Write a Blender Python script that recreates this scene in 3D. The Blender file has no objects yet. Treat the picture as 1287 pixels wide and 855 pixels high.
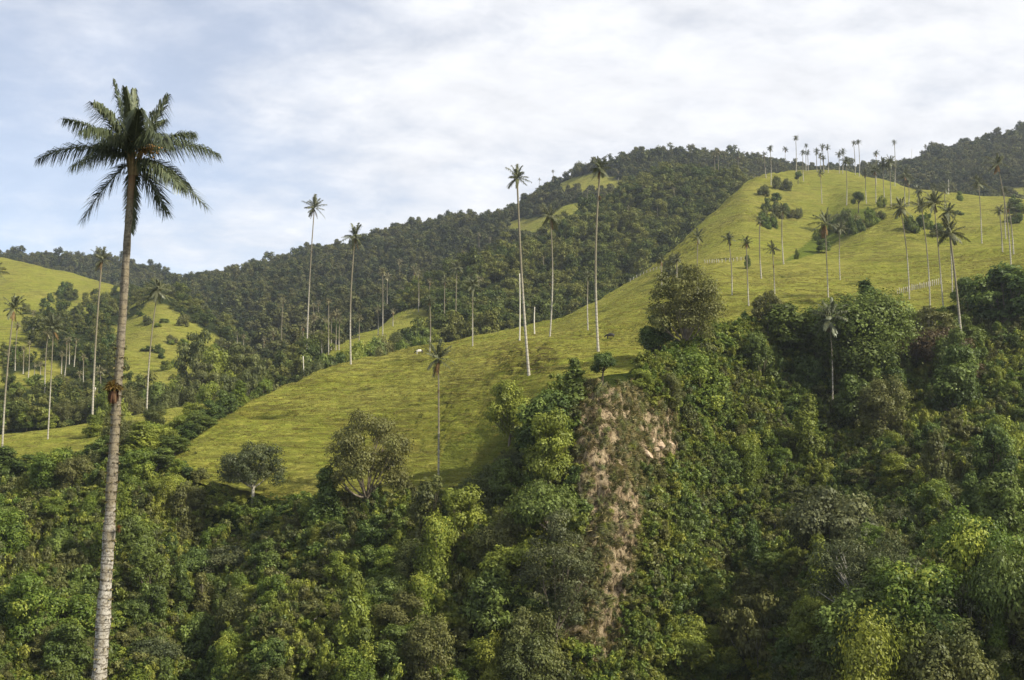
import bpy, math, random
import numpy as np
from mathutils import Vector, noise as mnoise
from mathutils.bvhtree import BVHTree
R = math.radians
scene = bpy.context.scene
COL = scene.collection
rng = np.random.default_rng(7)
random.seed(7)

# ------------------------------------------------------------------ camera, sky, sun, exposure
PW, PH, F = 1287.0, 855.0, 1500.0
PITCH = R(5.0)
cam = bpy.data.cameras.new('camera')
cam.sensor_width = 36.0
cam.lens = 36.0 * F / PW
cam.clip_start = 0.5
cam.clip_end = 20000
camo = bpy.data.objects.new('camera', cam)
COL.objects.link(camo)
camo.location = (0, 0, 0)
camo.rotation_euler = (R(90) + PITCH, 0, 0)
scene.camera = camo

SUN_EL, SUN_AZ = R(38), R(116)            # azimuth clockwise from +Y (view direction)
world = bpy.data.worlds.new('World')
scene.world = world
world.use_nodes = True
wt = world.node_tree
wt.nodes.clear()
def wn(t, **k):
    n = wt.nodes.new(t)
    for a, b in k.items(): setattr(n, a, b)
    return n
wl = wt.links.new
w_out = wn('ShaderNodeOutputWorld')
w_bg = wn('ShaderNodeBackground')
w_bg.inputs[1].default_value = 0.12
w_sky = wn('ShaderNodeTexSky', sky_type='NISHITA', sun_disc=False, sun_elevation=SUN_EL, sun_rotation=SUN_AZ, altitude=2400.0)
w_tc = wn('ShaderNodeTexCoord')
w_sep = wn('ShaderNodeSeparateXYZ')
wl(w_tc.outputs['Generated'], w_sep.inputs[0])
# project the view direction on a flat cloud deck so the streaks foreshorten towards the horizon
w_h = wn('ShaderNodeMath', operation='MAXIMUM'); w_h.inputs[1].default_value = 0.0
wl(w_sep.outputs[2], w_h.inputs[0])
w_h2 = wn('ShaderNodeMath', operation='ADD'); w_h2.inputs[1].default_value = 0.30
wl(w_h.outputs[0], w_h2.inputs[0])
w_dx = wn('ShaderNodeMath', operation='DIVIDE'); wl(w_sep.outputs[0], w_dx.inputs[0]); wl(w_h2.outputs[0], w_dx.inputs[1])
w_dy = wn('ShaderNodeMath', operation='DIVIDE'); wl(w_sep.outputs[1], w_dy.inputs[0]); wl(w_h2.outputs[0], w_dy.inputs[1])
w_cmb = wn('ShaderNodeCombineXYZ'); wl(w_dx.outputs[0], w_cmb.inputs[0]); wl(w_dy.outputs[0], w_cmb.inputs[1])
w_map = wn('ShaderNodeMapping'); w_map.inputs['Scale'].default_value = (1.5, 1.9, 1); w_map.inputs['Rotation'].default_value = (0, 0, R(-25))
wl(w_cmb.outputs[0], w_map.inputs[0])
w_n1 = wn('ShaderNodeTexNoise'); w_n1.inputs['Scale'].default_value = 1.1; w_n1.inputs['Detail'].default_value = 7; w_n1.inputs['Roughness'].default_value = 0.5; w_n1.inputs['Distortion'].default_value = 0.0
wl(w_map.outputs[0], w_n1.inputs['Vector'])
w_n2 = wn('ShaderNodeTexNoise'); w_n2.inputs['Scale'].default_value = 5.0; w_n2.inputs['Detail'].default_value = 8; w_n2.inputs['Roughness'].default_value = 0.62; w_n2.inputs['Distortion'].default_value = 0.15
wl(w_map.outputs[0], w_n2.inputs['Vector'])
# cloud cover grows towards +X
w_cov = wn('ShaderNodeMath', operation='MULTIPLY_ADD'); w_cov.inputs[1].default_value = 0.5; w_cov.inputs[2].default_value = 0.30
wl(w_sep.outputs[0], w_cov.inputs[0])
w_a = wn('ShaderNodeMath', operation='MULTIPLY_ADD'); w_a.inputs[1].default_value = 1.0
wl(w_n1.outputs[0], w_a.inputs[0]); wl(w_cov.outputs[0], w_a.inputs[2])
w_b = wn('ShaderNodeMath', operation='MULTIPLY_ADD'); w_b.inputs[1].default_value = 0.48
wl(w_n2.outputs[0], w_b.inputs[0]); wl(w_a.outputs[0], w_b.inputs[2])
w_ramp = wn('ShaderNodeMapRange', interpolation_type='SMOOTHSTEP')
w_ramp.inputs[1].default_value = 0.74; w_ramp.inputs[2].default_value = 1.18
w_ramp.inputs[3].default_value = 0.40; w_ramp.inputs[4].default_value = 0.98
wl(w_b.outputs[0], w_ramp.inputs[0])
w_cr = wn('ShaderNodeMapRange'); w_cr.inputs[1].default_value = 0.3; w_cr.inputs[2].default_value = 0.75
w_cr.inputs[3].default_value = 0.88; w_cr.inputs[4].default_value = 1.12
wl(w_n2.outputs[0], w_cr.inputs[0])
w_cc = wn('ShaderNodeVectorMath', operation='SCALE'); w_cc.inputs[0].default_value = (5.75, 5.8, 6.0)
wl(w_cr.outputs[0], w_cc.inputs['Scale'])
w_mix = wn('ShaderNodeMix', data_type='RGBA')
wl(w_ramp.outputs[0], w_mix.inputs[0]); wl(w_sky.outputs[0], w_mix.inputs[6]); wl(w_cc.outputs[0], w_mix.inputs[7])
wl(w_mix.outputs[2], w_bg.inputs[0]); wl(w_bg.outputs[0], w_out.inputs[0])

sun = bpy.data.lights.new('sun', 'SUN')
sun.energy = 4.7
sun.angle = R(1.0)
sun.color = (1.0, 0.92, 0.76)
suno = bpy.data.objects.new('sun', sun)
COL.objects.link(suno)
sdir = Vector((math.cos(SUN_EL) * math.sin(SUN_AZ), math.cos(SUN_EL) * math.cos(SUN_AZ), math.sin(SUN_EL)))
suno.rotation_euler = sdir.to_track_quat('Z', 'Y').to_euler()
scene.view_settings.view_transform = 'Standard'
scene.view_settings.look = 'None'
scene.view_settings.gamma = 1.0
scene.view_settings.use_curve_mapping = False
scene.view_settings.exposure = 0.56
HAZE = 0.000095
scene.cycles.max_bounces = 5
scene.cycles.diffuse_bounces = 2
scene.cycles.glossy_bounces = 1
scene.cycles.transmission_bounces = 2
scene.cycles.transparent_max_bounces = 4
scene.cycles.volume_bounces = 0

# ------------------------------------------------------------------ pixel of the photograph <-> place
cP, sP = math.cos(PITCH), math.sin(PITCH)
def ray(u, v):
    dx = (u - PW / 2) / F; dz = (PH / 2 - v) / F
    return np.array([dx, cP - dz * sP, sP + dz * cP])
def at(u, v, Y):
    d = ray(u, v)
    return d * (Y / d[1])
def to_px(p):
    X, Y, Z = p
    fwd = Y * cP + Z * sP; up = Z * cP - Y * sP
    return PW / 2 + F * X / fwd, PH / 2 - F * up / fwd

def to_px_arr(V):
    fw = V[:, 1] * cP + V[:, 2] * sP
    return PW / 2 + F * V[:, 0] / fw, PH / 2 - F * (V[:, 2] * cP - V[:, 1] * sP) / fw

# ------------------------------------------------------------------ node material helpers
def new_mat(name):
    m = bpy.data.materials.new(name)
    m.use_nodes = True
    m.node_tree.nodes.clear()
    return m
class NT:
    def __init__(s, m):
        s.t = m.node_tree
    def n(s, ty, ins=None, **k):
        x = s.t.nodes.new(ty)
        for a, b in k.items(): setattr(x, a, b)
        for a, b in (ins or {}).items():
            if isinstance(b, bpy.types.NodeSocket): s.t.links.new(b, x.inputs[a])
            else: x.inputs[a].default_value = b
        return x
    def noise(s, vec, scale, detail=4, rough=0.55, dist=0.0):
        return s.n('ShaderNodeTexNoise', {'Vector': vec, 'Scale': scale, 'Detail': detail, 'Roughness': rough, 'Distortion': dist}).outputs[0]
    def mapping(s, vec, scale):
        return s.n('ShaderNodeMapping', {'Vector': vec, 'Scale': scale}).outputs[0]
    def rng(s, v, a, b, c=0.0, d=1.0, smooth=True):
        return s.n('ShaderNodeMapRange', {0: v, 1: a, 2: b, 3: c, 4: d}, interpolation_type='SMOOTHSTEP' if smooth else 'LINEAR').outputs[0]
    def mix(s, f, a, b, blend='MIX'):
        q = lambda c: c if isinstance(c, bpy.types.NodeSocket) else (*c, 1.0)
        return s.n('ShaderNodeMix', {0: f, 6: q(a), 7: q(b)}, data_type='RGBA', blend_type=blend).outputs[2]
    def math(s, op, a, b=0.0, c=0.0):
        return s.n('ShaderNodeMath', {0: a, 1: b, 2: c}, operation=op).outputs[0]
    def scale(s, v, f):
        return s.n('ShaderNodeVectorMath', {0: v, 'Scale': f}, operation='SCALE').outputs[0]
    def attr(s, name):
        return s.n('ShaderNodeAttribute', attribute_name=name)
    def out(s, sh):
        s.n('ShaderNodeOutputMaterial', {0: sh})

def leaf_mat(name, a, b, c, transl=0.28, gloss=0.10, rough=0.5, patch=0.06):
    """Leaves: colour varies from plant to plant (object random) and from spray to spray (tint attribute)."""
    m = new_mat(name); t = NT(m)
    oi = t.n('ShaderNodeObjectInfo')
    tint = t.attr('tint').outputs['Fac']
    pos = t.n('ShaderNodeNewGeometry').outputs['Position']
    n1 = t.rng(t.noise(pos, patch, 3), 0.3, 0.7, 0, 1, False)
    k = t.math('MULTIPLY_ADD', oi.outputs['Random'], 0.6, t.math('MULTIPLY', n1, 0.4))
    col = t.mix(t.rng(k, 0.2, 0.8), a, b)
    col = t.mix(t.rng(tint, 0.55, 1.0), col, c)
    col = t.scale(col, t.rng(tint, 0, 1, 0.55, 1.45, False))
    d = t.n('ShaderNodeBsdfDiffuse', {0: col}).outputs[0]
    tr = t.n('ShaderNodeBsdfTranslucent', {0: t.scale(col, 1.2)}).outputs[0]
    g = t.n('ShaderNodeBsdfGlossy', {0: (0.8, 0.85, 0.8, 1), 1: rough}).outputs[0]
    s1 = t.n('ShaderNodeMixShader', {0: transl, 1: d, 2: tr}).outputs[0]
    s2 = t.n('ShaderNodeMixShader', {0: gloss * 0.22, 1: s1, 2: g}).outputs[0]
    t.out(s2)
    return m

def bark_mat(name, a, b, scale=3.0):
    m = new_mat(name); t = NT(m)
    pos = t.n('ShaderNodeTexCoord').outputs['Object']
    n1 = t.noise(t.mapping(pos, (1, 1, 0.3)), scale, 5, 0.65)
    col = t.mix(t.rng(n1, 0.35, 0.65), a, b)
    bmp = t.n('ShaderNodeBump', {'Height': n1, 'Strength': 0.6, 'Distance': 0.05}).outputs[0]
    t.out(t.n('ShaderNodeBsdfPrincipled', {'Base Color': col, 'Roughness': 0.9, 'Normal': bmp}).outputs[0])
    return m

def palm_trunk_mat(name, pale, mid, dark, top, ring, lo=0.28, hi=0.58, near=False):
    """h runs 0..1 up the stem: pale ringed wax below, lichen grey in the middle, rusty under the crown."""
    m = new_mat(name); t = NT(m)
    h = t.attr('h').outputs['Fac']; hm = t.attr('hm').outputs['Fac']
    oi = t.n('ShaderNodeObjectInfo').outputs['Random']
    pos = t.n('ShaderNodeNewGeometry').outputs['Position']
    n1 = t.noise(t.mapping(pos, (1, 1, 0.5)), 1.6, 5, 0.65)
    n2 = t.noise(pos, 9.0, 4, 0.7)
    hh = t.math('ADD', h, t.math('MULTIPLY_ADD', n1, 0.35, t.math('MULTIPLY_ADD', oi, 0.3, -0.32)))
    col = t.mix(t.rng(hh, lo, hi), pale, mid)
    if near: col = t.mix(t.rng(t.noise(t.mapping(pos, (1, 1, 1.6)), 5.0, 5, 0.75), 0.47, 0.60, 0, 0.8), col, dark)
    if near: col = t.mix(t.math('MULTIPLY', t.rng(t.noise(t.mapping(pos, (2.2, 2.2, 1.1)), 1.0, 5, 0.7), 0.46, 0.60), t.rng(h, 0.0, 0.3, 0.35, 0.85)), col, (0.225, 0.185, 0.110))
    col = t.mix(t.rng(n2, 0.5, 0.72), col, dark)
    col = t.mix(t.math('MULTIPLY', t.rng(h, 0.90, 0.97), t.rng(n2, 0.3, 0.6, 0.5, 1.0)), col, top)
    saw = t.math('FRACT', t.math('ADD', t.math('MULTIPLY', hm, 1.0 / ring), t.math('MULTIPLY', n1, 0.9)))
    rmask = t.math('MULTIPLY', t.rng(saw, 0.80, 0.9), t.rng(h, 0.9, 0.8))
    col = t.mix(t.math('MULTIPLY', rmask, 0.75), col, dark)
    bmp = t.n('ShaderNodeBump', {'Height': t.math('ADD', n2, t.math('MULTIPLY', saw, 0.6)), 'Strength': 0.55, 'Distance': 0.05}).outputs[0]
    t.out(t.n('ShaderNodeBsdfPrincipled', {'Base Color': col, 'Roughness': 0.85, 'Normal': bmp}).outputs[0])
    return m

def meadow_mat():
    m = new_mat('pasture_grass'); t = NT(m)
    pos = t.n('ShaderNodeNewGeometry').outputs['Position']
    wood = t.attr('wood').outputs['Fac']; bare = t.attr('bare').outputs['Fac']; lush = t.attr('lush').outputs['Fac']
    big = t.noise(pos, 0.018, 4, 0.6)
    med = t.noise(pos, 0.11, 5, 0.65)
    fine = t.noise(pos, 1.1, 4, 0.7)
    strk = t.rng(t.noise(t.mapping(pos, (0.20, 0.20, 1.5)), 1.0, 5, 0.68, 1.2), 0.34, 0.66, 0, 1, False)
    strk2 = t.rng(t.noise(t.mapping(pos, (0.10, 0.10, 0.8)), 1.0, 5, 0.66, 1.0), 0.36, 0.64, 0, 1, False)
    col = t.mix(t.rng(big, 0.35, 0.65), (0.222, 0.240, 0.040), (0.268, 0.262, 0.058))
    col = t.mix(t.rng(med, 0.5, 0.75), col, (0.188, 0.222, 0.032))
    col = t.mix(t.math('MULTIPLY', t.rng(med, 0.46, 0.30), 0.5), col, (0.225, 0.170, 0.050))
    col = t.mix(t.math('MULTIPLY', t.rng(strk, 0.56, 0.92), t.rng(t.noise(pos, 0.045, 3), 0.45, 0.62, 0.12, 0.95)), col, (0.125, 0.118, 0.032))
    col = t.mix(t.math('MULTIPLY', t.rng(strk, 0.45, 0.15), 0.55), col, (0.30, 0.265, 0.060))
    col = t.mix(t.math('MULTIPLY', t.rng(fine, 0.50, 0.75), 0.45), col, (0.13, 0.135, 0.02))
    col = t.mix(t.math('MULTIPLY', t.rng(strk2, 0.52, 0.85), t.rng(t.noise(pos, 0.02, 3), 0.35, 0.6, 0.35, 0.95)), col, (0.158, 0.148, 0.038))
    col = t.mix(t.math('MULTIPLY', t.rng(strk2, 0.4, 0.1), 0.35), col, (0.29, 0.27, 0.055))
    col = t.mix(lush, col, (0.085, 0.125, 0.018))
    soil = t.math('MULTIPLY', bare, t.rng(t.math('ADD', strk, t.math('MULTIPLY', fine, 0.4)), 0.72, 1.0))
    col = t.mix(t.math('MULTIPLY', soil, 0.85), col, (0.110, 0.085, 0.036))
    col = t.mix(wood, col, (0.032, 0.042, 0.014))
    hgt = t.math('ADD', t.math('ADD', strk, strk2), t.math('MULTIPLY', fine, 0.30))
    bmp = t.n('ShaderNodeBump', {'Height': hgt, 'Strength': 1.0, 'Distance': 0.65}).outputs[0]
    t.out(t.n('ShaderNodeBsdfDiffuse', {0: col, 'Normal': bmp}).outputs[0])
    return m

def bluff_mat():
    m = new_mat('bluff_soil_and_rock'); t = NT(m)
    pos = t.n('ShaderNodeNewGeometry').outputs['Position']
    rock = t.attr('bare').outputs['Fac']
    n1 = t.noise(pos, 0.35, 6, 0.65)
    n2 = t.noise(t.mapping(pos, (1, 1, 0.35)), 0.9, 6, 0.7, 0.6)
    n3 = t.noise(t.mapping(pos, (1.6, 1.6, 0.5)), 0.9, 7, 0.75, 1.2)
    green = t.mix(t.rng(n1, 0.35, 0.7), (0.024, 0.036, 0.010), (0.052, 0.068, 0.016))
    stone = t.mix(t.rng(n2, 0.3, 0.7), (0.34, 0.25, 0.145), (0.58, 0.47, 0.30))
    stone = t.mix(t.rng(n3, 0.53, 0.40), stone, (0.085, 0.058, 0.036))
    dry = t.mix(n1, (0.15, 0.115, 0.04), (0.10, 0.09, 0.025))
    k = t.math('ADD', t.math('MULTIPLY', rock, 1.1), t.math('MULTIPLY_ADD', n2, 0.9, -0.5))
    col = t.mix(t.rng(k, 0.25, 0.45), green, dry)
    col = t.mix(t.rng(k, 0.56, 0.68), col, stone)
    hgt = t.math('ADD', n2, n3)
    bmp = t.n('ShaderNodeBump', {'Height': hgt, 'Strength': 1.0, 'Distance': 0.9}).outputs[0]
    t.out(t.n('ShaderNodeBsdfDiffuse', {0: col, 'Normal': bmp}).outputs[0])
    return m

def flat_mat(name, col, rough=0.85, vary=0.25, scale=2.0):
    m = new_mat(name); t = NT(m)
    pos = t.n('ShaderNodeTexCoord').outputs['Object']
    n1 = t.noise(pos, scale, 4, 0.6)
    c = t.scale(t.mix(0.0, col, col), t.rng(n1, 0.3, 0.7, 1 - vary, 1 + vary))
    t.out(t.n('ShaderNodeBsdfPrincipled', {'Base Color': c, 'Roughness': rough}).outputs[0])
    return m

M = {
    'meadow': meadow_mat(), 'bluff': bluff_mat(),
    'soil': flat_mat('valley_soil', (0.05, 0.06, 0.02), scale=0.05),
    'far': leaf_mat('far_forest_leaves', (0.036, 0.050, 0.017), (0.111, 0.109, 0.036), (0.098, 0.109, 0.034), 0.15, 0.05, 0.5, 0.012),
    'near_slope': leaf_mat('forest_slope_leaves', (0.059, 0.083, 0.020), (0.150, 0.153, 0.038), (0.146, 0.170, 0.043), 0.2, 0.05, 0.5, 0.02),
    'deep': leaf_mat('deep_green_leaves', (0.062, 0.099, 0.020), (0.113, 0.145, 0.028), (0.153, 0.196, 0.041)),
    'mid': leaf_mat('mid_green_leaves', (0.105, 0.159, 0.022), (0.187, 0.214, 0.031), (0.252, 0.275, 0.042)),
    'olive': leaf_mat('olive_leaves', (0.092, 0.109, 0.030), (0.139, 0.137, 0.039), (0.161, 0.168, 0.048)),
    'grey': leaf_mat('grey_green_leaves', (0.074, 0.091, 0.032), (0.100, 0.108, 0.042), (0.126, 0.131, 0.053)),
    'bright': leaf_mat('yellow_green_leaves', (0.136, 0.190, 0.024), (0.203, 0.217, 0.028), (0.245, 0.252, 0.038)),
    'rust': leaf_mat('rusty_leaves', (0.100, 0.066, 0.030), (0.085, 0.066, 0.028), (0.120, 0.105, 0.040)),
    'under': leaf_mat('undergrowth_leaves', (0.099, 0.143, 0.021), (0.211, 0.218, 0.034), (0.258, 0.277, 0.041)),
    'dry': leaf_mat('dry_grass_blades', (0.170, 0.135, 0.050), (0.105, 0.110, 0.030), (0.230, 0.185, 0.080)),
    'palm': leaf_mat('palm_fronds', (0.100, 0.112, 0.052), (0.135, 0.138, 0.068), (0.170, 0.168, 0.090), 0.15, 0.25, 0.4),
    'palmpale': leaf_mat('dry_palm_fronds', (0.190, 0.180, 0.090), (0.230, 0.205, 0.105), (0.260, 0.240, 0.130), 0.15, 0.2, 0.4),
    'palmnear': leaf_mat('near_palm_fronds', (0.080, 0.098, 0.048), (0.085, 0.102, 0.050), (0.140, 0.148, 0.078), 0.12, 0.3, 0.4),
    'palmd': leaf_mat('dead_palm_fronds', (0.190, 0.115, 0.045), (0.150, 0.100, 0.045), (0.210, 0.140, 0.060), 0.15, 0.05),
    'brom': leaf_mat('bromeliad_leaves', (0.170, 0.105, 0.030), (0.200, 0.085, 0.030), (0.200, 0.160, 0.045), 0.2, 0.1),
    'brom2': leaf_mat('bromeliad_root_mat', (0.085, 0.040, 0.022), (0.075, 0.045, 0.022), (0.095, 0.055, 0.026), 0.0, 0.05),
    'moss': leaf_mat('trunk_moss', (0.150, 0.120, 0.055), (0.120, 0.100, 0.035), (0.180, 0.150, 0.070), 0.1, 0.05),
    'fruit': flat_mat('palm_fruit', (0.44, 0.25, 0.08)),
    'spathe': flat_mat('palm_spathe', (0.30, 0.21, 0.10)),
    'bark': bark_mat('grey_brown_bark', (0.10, 0.075, 0.05), (0.21, 0.18, 0.13)),
    'palebark': bark_mat('pale_bark', (0.22, 0.20, 0.16), (0.42, 0.40, 0.34)),
    'darkbark': bark_mat('dark_bark', (0.045, 0.033, 0.022), (0.10, 0.08, 0.055)),
    'trunk_near': palm_trunk_mat('wax_palm_trunk_near', (0.46, 0.43, 0.37), (0.225, 0.195, 0.140), (0.075, 0.060, 0.042), (0.30, 0.17, 0.085), 0.40, 0.12, 0.36, True),
    'trunk': palm_trunk_mat('wax_palm_trunk', (0.42, 0.39, 0.32), (0.20, 0.175, 0.115), (0.13, 0.11, 0.075), (0.19, 0.15, 0.09), 0.8),
    'snag': bark_mat('bare_pale_snag', (0.50, 0.46, 0.38), (0.66, 0.62, 0.53)),
    'post': bark_mat('weathered_post_wood', (0.32, 0.29, 0.24), (0.48, 0.45, 0.38)),
    'wire': flat_mat('fence_wire', (0.22, 0.21, 0.20), 0.5, 0.05),
    'rockm': bark_mat('pale_rock', (0.30, 0.21, 0.13), (0.50, 0.39, 0.27), 1.2),
    'cowdark': flat_mat('dark_hide', (0.018, 0.014, 0.011), 0.7),
    'cowwhite': flat_mat('white_hide', (0.70, 0.66, 0.58), 0.7, 0.1),
}

# ------------------------------------------------------------------ mesh helpers
def mesh_from(name, V, quads=None, tris=None, mat=None, attrs=None, smooth=False, midx=None):
    V = np.asarray(V, dtype=np.float32).reshape(-1, 3)
    me = bpy.data.meshes.new(name)
    loops, starts, n = [], [], 0
    if quads is not None and len(quads):
        q = np.asarray(quads, dtype=np.int32).reshape(-1, 4)
        loops.append(q.ravel()); starts.append(np.arange(len(q)) * 4); n = len(q) * 4
    if tris is not None and len(tris):
        q = np.asarray(tris, dtype=np.int32).reshape(-1, 3)
        loops.append(q.ravel()); starts.append(n + np.arange(len(q)) * 3)
    L = np.concatenate(loops); S = np.concatenate(starts).astype(np.int32)
    me.vertices.add(len(V)); me.vertices.foreach_set('co', V.ravel())
    me.loops.add(len(L)); me.loops.foreach_set('vertex_index', L)
    me.polygons.add(len(S)); me.polygons.foreach_set('loop_start', S)
    if smooth: me.polygons.foreach_set('use_smooth', np.ones(len(S), dtype=bool))
    for k, a in (attrs or {}).items():
        at_ = me.attributes.new(k, 'FLOAT', 'POINT')
        at_.data.foreach_set('value', np.asarray(a, dtype=np.float32))
    mats = mat if isinstance(mat, (list, tuple)) else [mat]
    for x in mats:
        if x is not None: me.materials.append(x)
    if midx is not None: me.polygons.foreach_set('material_index', np.asarray(midx, dtype=np.int32))
    me.update(calc_edges=True)
    return me
def add(name, me, parent=None, loc=(0, 0, 0)):
    o = bpy.data.objects.new(name, me)
    COL.objects.link(o)
    o.location = loc
    if parent is not None: o.parent = parent
    return o
def tag(o, label=None, cat=None, group=None, kind=None):
    if label: o['label'] = label
    if cat: o['category'] = cat
    if group: o['group'] = group
    if kind: o['kind'] = kind
    return o
def empty(name, loc, rz=0.0):
    o = bpy.data.objects.new(name, None)
    COL.objects.link(o)
    o.location = loc; o.rotation_euler = (0, 0, rz)
    o.empty_display_size = 0.5
    return o
def tube(pts, rad, n=8, cap=True):
    """Swept tube: returns verts, quads, tris."""
    P = np.asarray(pts, float); rad = np.asarray(rad, float)
    T = np.gradient(P, axis=0); T /= np.linalg.norm(T, axis=1)[:, None] + 1e-9
    ref = np.array([0.0, 1.0, 0.0]) if abs(T[:, 1]).mean() < 0.8 else np.array([1.0, 0, 0])
    A = np.cross(T, ref); A /= np.linalg.norm(A, axis=1)[:, None] + 1e-9
    B = np.cross(T, A)
    ang = np.linspace(0, 2 * np.pi, n, endpoint=False)
    V = P[:, None, :] + rad[:, None, None] * (np.cos(ang)[None, :, None] * A[:, None, :] + np.sin(ang)[None, :, None] * B[:, None, :])
    V = V.reshape(-1, 3); q = []
    for i in range(len(P) - 1):
        for j in range(n):
            a = i * n + j; b = i * n + (j + 1) % n
            q.append((a, b, b + n, a + n))
    tr = []
    if cap:
        V = np.vstack([V, P[-1:]]); c = len(V) - 1; o = (len(P) - 1) * n
        tr = [(o + j, o + (j + 1) % n, c) for j in range(n)]
    return V, q, tr
class MB:
    def __init__(s): s.V, s.q, s.t, s.n, s.at = [], [], [], 0, {}
    def put(s, V, q=(), t=(), **at_):
        V = np.asarray(V, float).reshape(-1, 3)
        s.q += [tuple(x + s.n for x in f) for f in q]; s.t += [tuple(x + s.n for x in f) for f in t]
        for k, a in at_.items(): s.at.setdefault(k, []).append(np.broadcast_to(np.asarray(a, float), (len(V),)))
        s.V.append(V); s.n += len(V)
    def tube(s, pts, rad, n=8, **at_): V, q, t = tube(pts, rad, n); s.put(V, q, t, **at_)
    def build(s, name, mat, smooth=True):
        return mesh_from(name, np.vstack(s.V), s.q, s.t, mat, {k: np.concatenate(v) for k, v in s.at.items()}, smooth)

# ------------------------------------------------------------------ terrain: sheets lofted through ridge, brow and foot lines
def fbm(P, scale, seed, octv=4):
    out = np.empty(len(P))
    for i, p in enumerate(P):
        out[i] = mnoise.fractal(Vector((p[0] * scale + seed, p[1] * scale - seed, p[2] * scale)), 1.0, 2.0, octv)
    return out
def in_poly(u, v, poly):
    n = len(poly); c = np.zeros(len(u), bool)
    for i in range(n):
        x1, y1 = poly[i]; x2, y2 = poly[(i + 1) % n]
        k = ((y1 > v) != (y2 > v)) & (u < (x2 - x1) * (v - y1) / (y2 - y1 + 1e-9) + x1)
        c ^= k
    return c
SHEETS = {}
def sheet(name, mat, curves, u0, u1, du, rows, smooth_px=14, disp=(), attrs=None, fade=(0, 0), terr=0.0):
    """curves: front to back, each [(u, v, Y)...] or ('z', [(u, z, Y)...]). rows: subdivisions between neighbours."""
    us = np.arange(u0, u1 + du, du); k = []
    w = int(max(1, smooth_px // du)); ker = np.hanning(2 * w + 3); ker /= ker.sum()
    def sm(a): return np.convolve(np.pad(a, w + 1, mode='edge'), ker, mode='valid')
    for c in curves:
        isz = c[0] == 'z'
        pts = np.array(c[1] if isz else c, float)
        Y = sm(np.interp(us, pts[:, 0], pts[:, 2]))
        q = np.interp(us, pts[:, 0], pts[:, 1])
        q = sm(q)
        k.append(np.array([(at(u, 500, y)[0], y, z) if isz else tuple(at(u, z, y)) for u, z, y in zip(us, q, Y)]))
        if isz:   # keep the column on its own azimuth plane
            for i, u in enumerate(us):
                k[-1][i, 0] = (u - PW / 2) / F * (k[-1][i, 1] * cP + k[-1][i, 2] * sP)
    G = []
    n = len(k)
    for i in range(n - 1):
        p0, p1, p2, p3 = k[max(i - 1, 0)], k[i], k[i + 1], k[min(i + 2, n - 1)]
        for s in np.linspace(0, 1, rows[i], endpoint=False):
            # Catmull-Rom with damped tangents, so ridges stay where they are drawn
            m1, m2 = (p2 - p0) * 0.28, (p3 - p1) * 0.28
            G.append((2 * s**3 - 3 * s**2 + 1) * p1 + (s**3 - 2 * s**2 + s) * m1 + (-2 * s**3 + 3 * s**2) * p2 + (s**3 - s**2) * m2)
    G.append(k[-1])
    G = np.array(G); nr, nc = G.shape[:2]
    V = G.reshape(-1, 3)
    row = np.repeat(np.arange(nr), nc); wgt = np.ones(len(V))
    if fade[0]: wgt *= np.clip((row - 1) / fade[0], 0, 1)
    if fade[1]: wgt *= np.clip((nr - 3 - row) / fade[1], 0, 1)
    for sc, amp, seed, oc in disp:
        V[:, 2] += wgt * amp * fbm(V, sc, seed, oc)
    if terr:   # cattle terracettes following the contour
        w = V[:, 2] / 1.15 + 0.9 * fbm(V, 0.05, 61, 3) + 0.35 * fbm(V, 0.3, 62, 2)
        f = w - np.floor(w); a = np.clip(fbm(V, 0.03, 63, 3) * 1.8 + .55, 0.08, 1.5) + 2.2 * np.maximum(0, attrs['bare'](to_px_arr(V)[0], to_px_arr(V)[1], V) - .6)
        V[:, 2] += wgt * terr * a * (np.where(f < .3, f / .3, (1 - f) / .7) - .5)
    if name == 'bluff':   # broken ledges on the bare scar
        fw = V[:, 1] * cP + V[:, 2] * sP
        bz = bluff_bare(PW / 2 + F * V[:, 0] / fw, PH / 2 - F * (V[:, 2] * cP - V[:, 1] * sP) / fw, V)
        V[:, 1] -= wgt * bz * (1.6 * fbm(V, 0.22, 71, 4) + .8 * np.abs(fbm(V, 0.7, 72, 3)) - .2)
    i, j = np.meshgrid(np.arange(nr - 1), np.arange(nc - 1), indexing='ij')
    a = (i * nc + j).ravel(); q = np.stack([a, a + 1, a + nc + 1, a + nc], 1)
    pu = np.empty(len(V)); pv = np.empty(len(V))
    fw = V[:, 1] * cP + V[:, 2] * sP
    pu = PW / 2 + F * V[:, 0] / fw; pv = PH / 2 - F * (V[:, 2] * cP - V[:, 1] * sP) / fw
    at_ = {kk: fn(pu, pv, V) for kk, fn in (attrs or {}).items()}
    me = mesh_from(name, V, q, None, mat, at_, True)
    o = tag(add(name, me), kind='structure')
    SHEETS[name] = dict(V=V, q=q, nr=nr, nc=nc, pu=pu, pv=pv, at=at_, bvh=BVHTree.FromPolygons([tuple(p) for p in V], [tuple(int(y) for y in x) for x in q]))
    return o
def soften(mask, V, scale, seed, k=0.35):
    return np.clip(mask.astype(float), 0, 1)

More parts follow.
